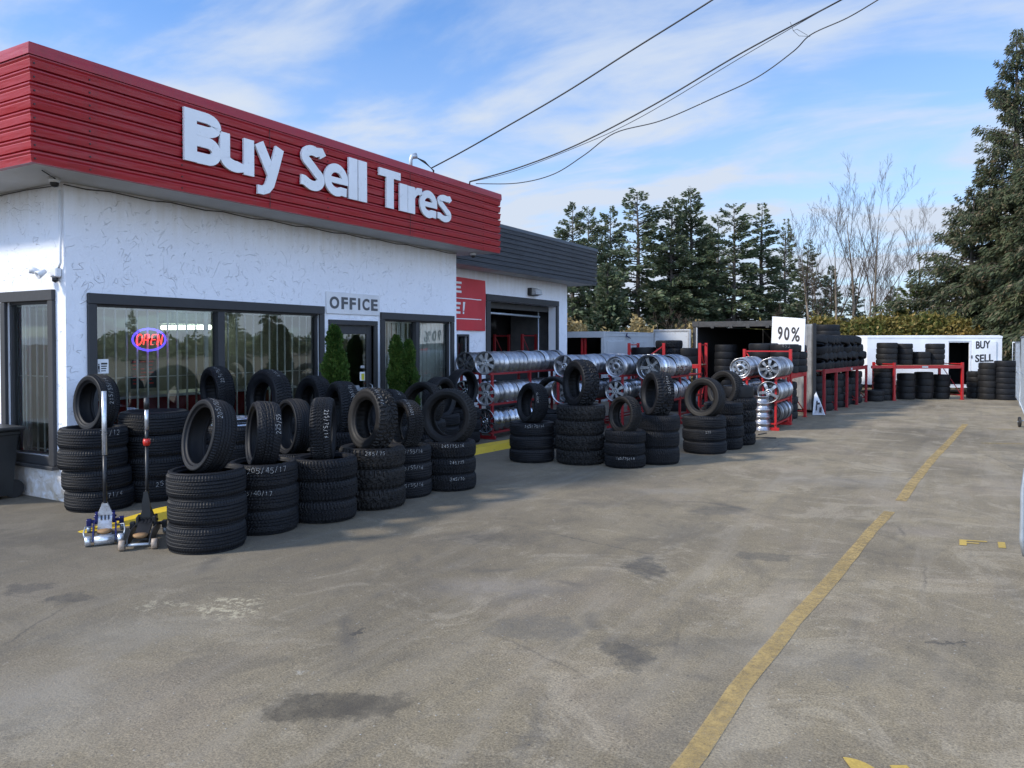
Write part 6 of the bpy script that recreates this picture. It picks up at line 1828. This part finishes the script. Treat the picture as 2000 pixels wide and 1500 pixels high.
for i, (u, vt, d, ln, lab) in enumerate([(1598, 390, 37, (-.16, 0), 'leftmost leaning bare birch behind the hedge'), (1622, 430, 39, (-.22, .1), 'thin bare trunk right of the leftmost birch, leaning left'), (1640, 380, 38, (-.05, 0), 'bare birch forking low behind the hedge'), (1672, 318, 38, (-.09, 0), 'tallest bare birch with a fine upright crown'),
                                          (1690, 440, 40, (.03, 0), 'slender bare trunk close to the right of the tallest birch'), (1706, 325, 38, (-.03, 0), 'second tall bare birch, right of the tallest'), (1728, 470, 41, (.05, 0), 'thin low bare trunk right of the two tall birches'), (1800, 360, 44, (0, 0), 'bare tree whose fine top shows beside the spruce')]):
    H = zat(vt, d) * .74
    tr, tw = bare(H, 100 + i, ln, .40, r0=H * .0165, low=.32)
    t = thing('bare_tree', lab, 'tree', at(u, d) - Vector((ln[0] * 0, 0, 0)), GBi)
    me = tr.mesh('trunk'); me.materials.append(MATS['birch_bark']); link('trunk', me, t)
    me = tw.mesh('branches'); me.materials.append(MATS['twig']); link('branches', me, t)
for i, (u, vt, d, lab) in enumerate([(1352, 575, 34, 'tangled pale leafless shrub above the container doors'), (1560, 560, 34, 'arching leafless shrub left of the birches'), (1395, 590, 35, 'low leafless shrub above the dark container')]):
    H = zat(vt, d)
    t = thing('bare_shrub', lab, 'shrub', at(u, d), 'leafless shrubs')
    m1, m2 = MB(), MB()
    for k in range(5):
        a, b_ = bare(H * rnd.uniform(.5, .8), 300 + i * 10 + k, (rnd.uniform(-1, 1), rnd.uniform(-.6, .6)), .6, r0=.035, low=.2)
        m1.add(a.v, a.f); m2.add(b_.v, b_.f)
    me = m1.mesh('stems'); me.materials.append(MATS['twig']); link('stems', me, t)
    me = m2.mesh('branches'); me.materials.append(MATS['twig']); link('branches', me, t)
# hedges and dry bushes
def bush_box(name, label, cat, P0, P1, depth, h, n, mat, leaf, seed, group=None, hvar=.25):
    rs = np.random.RandomState(seed)
    P0, P1 = Vector(P0), Vector(P1); d = (P1 - P0); L = d.length; d.normalize(); nrm = Vector((-d.y, d.x, 0))
    a = rs.uniform(0, L, n); b_ = rs.uniform(-.5, .5, n) * depth
    top = h * (1 - hvar * .5 + hvar * .5 * (np.sin(a * 1.3 + seed) * .5 + np.sin(a * 3.1 + 1) * .3 + np.sin(a * 7 + 2) * .2))
    z = rs.uniform(0, 1, n) ** .6 * top * (1 - .25 * (np.abs(b_) / (depth / 2)) ** 3)
    z += (rs.uniform(0, 1, n) < .06) * rs.uniform(0, .3, n)
    C = np.stack([P0.x + d.x * a + nrm.x * b_, P0.y + d.y * a + nrm.y * b_, z], 1)
    D = rs.normal(size=(n, 3)); D[:, 2] = np.abs(D[:, 2]) * .9 - .1
    Lg = rs.uniform(.6, 1.3, n) * leaf
    t = thing(name, label, cat, P0.to_tuple(), group)
    Q = leaf_quads(C, D, Lg, Lg * .24, rs); Q = Q - np.array([P0.x, P0.y, 0])
    quads('foliage', Q, mat, t)
    mb = MB(); r = random.Random(seed)
    for k in range(max(4, int(L / .6))):
        q = P0 + d * (L * (k + .5) / max(4, int(L / .6))); mb.tube([q, q + Vector((r.uniform(-.2, .2), r.uniform(-.2, .2), h * .8))], [.03, .008], 4, False)
    mb.build('stems', 'bark', t)
    return t
bush_box('hedge', 'clipped hedge browned orange at the top behind the white trailer', 'hedge', at(1585, 30), at(1900, 29), 1.6, 2.78, 54000, 'hedge_leaves', .17, 3, hvar=.12)
bush_box('dry_bush', 'tan dry bushes above the old white container', 'bush', at(1095, 31), at(1250, 31), 2.2, 2.95, 20000, 'dry_leaves', .2, 8, 'dry bushes along the back', hvar=.5)
bush_box('dry_bush', 'tan dry bushes between the two containers', 'bush', at(1240, 33), at(1370, 32), 2.2, 3.1, 18000, 'dry_leaves', .2, 9, 'dry bushes along the back', hvar=.5)
bush_box('hedge', 'low dark undergrowth behind the dark container and 90% sign', 'hedge', at(1380, 36), at(1600, 35), 2.0, 2.8, 16000, 'hedge_leaves', .22, 10, hvar=.5)
# evergreen shrubs in pots at the shop wall
def shrub(u, X, h, r, seed, label, twin=False):
    p = at(u, on_x(u, X)); rs = np.random.RandomState(seed); n = 15000
    tpos = rs.uniform(0, 1, n) ** .9; z = .35 + tpos * (h - .35)
    rad = r * np.sqrt(np.clip(1 - tpos ** 1.7, 0, 1)) * (.80 + .2 * np.sin(tpos * 21 + seed))
    ang_ = rs.uniform(0, 2 * PI, n); rr = rad * (rs.uniform(0, 1, n) ** .35) * (1 + .12 * np.sin(ang_ * 5 + tpos * 9))
    C = np.stack([rr * np.cos(ang_), rr * np.sin(ang_), z], 1)
    if twin:
        s = np.where(rs.uniform(0, 1, n) < .55, -1, 1); C[:, 0] = C[:, 0] * .75 + s * .10 * RX; C[:, 1] = C[:, 1] * .75 + s * .10 * RY
        C[:, 2] = np.where(s > 0, .35 + (C[:, 2] - .35) * .95, C[:, 2])
    else:
        m_ = rs.uniform(0, 1, n) < .35; C[:, 0] = np.where(m_, C[:, 0] * .7 + .09 * RX, C[:, 0]); C[:, 1] = np.where(m_, C[:, 1] * .7 + .09 * RY, C[:, 1]); C[:, 2] = np.where(m_, .35 + (C[:, 2] - .35) * .78, C[:, 2])
    D = np.stack([np.cos(ang_) * .7, np.sin(ang_) * .7, rs.uniform(.3, 1.3, n)], 1) + rs.normal(size=(n, 3)) * .3
    Lg = rs.uniform(.03, .07, n)
    t = thing('evergreen_shrub', label, 'shrub', p.to_tuple(), 'potted evergreens at the shop wall')
    quads('foliage', leaf_quads(C, D, Lg, Lg * .28, rs), 'shrub_green', t)
    MB().tube([(0, 0, .3), (0, 0, h * .85)], [.025, .01], 6).build('stem', 'bark', t, local=True)
    MB().lathe([(0, 0), (.14, 0), (.18, .34), (.20, .34), (.20, .37), (.17, .37), (.16, .33), (0, .33)], 24, False).build('pot', 'bin_plastic', t, local=True)
shrub(653, -7.72, 1.93, .235, 1, 'conical evergreen shrub left of the office door')
shrub(786, -7.74, 1.80, .24, 2, 'two-tipped evergreen shrub in front of the small far window', True)

# ---------------------------------------------------------------- across the road (seen mirrored in the glass)
GM = 'firs across the road'
for i, (x, y, h, k) in enumerate([(46, 52, 6.2, 1), (48, 59, 7.2, 1), (44, 40, 4.6, 2), (50, 84, 9.0, 2), (45, 80, 7.0, 2)]):
    o = copy_tree(protoF[k]); s = h / 10
    o['label'] = ['dense fir across the road, tallest but one', 'tallest fir across the road', 'small fir across the road nearest the camera', 'fir beside the brown house across the road', 'short pointed fir across the road'][i]; o['group'] = GM
    o.location = (x, y, 0); o.scale = (s, s, s); o.rotation_euler = (0, 0, i * 1.3)
t = thing('house', 'brown house across the road mirrored in the shop door', 'house', (52, 98, 0))
MB().box(48, 58, 86, 116, 0, 6).build('wall', 'house_wall', t)
MB().add([(47.5, 85.5, 6), (58.5, 85.5, 6), (58.5, 116.5, 6), (47.5, 116.5, 6), (53, 85.5, 9.6), (53, 116.5, 9.6)], [(0, 1, 4), (2, 3, 5), (1, 2, 5, 4), (3, 0, 4, 5), (0, 3, 2, 1)]).build('roof', 'house_roof', t)
for y in (90, 97, 104, 111):
    for z in (1.2, 3.9): 
        f = MB().bbox(47.93, 48.02, y - .65, y + .65, z, z + 1.3, .01).build('window', 'white_paint', t)
        MB().box(47.915, 47.925, y - .55, y + .55, z + .1, z + 1.2).build('pane', 'green_board', f)
tr, tw = bare(5.5, 900, (0, 0), .48); t = thing('bare_tree', 'bare tree across the road mirrored in the big window', 'tree', (40, 33, 0))
me = tr.mesh('trunk'); me.materials.append(MATS['birch_bark']); link('trunk', me, t)
me = tw.mesh('branches'); me.materials.append(MATS['twig']); link('branches', me, t)
bush_box('hedge', 'long tree belt across the road mirrored in the shop glass', 'hedge', (58, 30, 0), (62, 100, 0), 4, 3.2, 9000, 'fir_needles', .7, 21, hvar=.7)
print('TIRES', NTYRE, 'OBJECTS', len(bpy.data.objects))
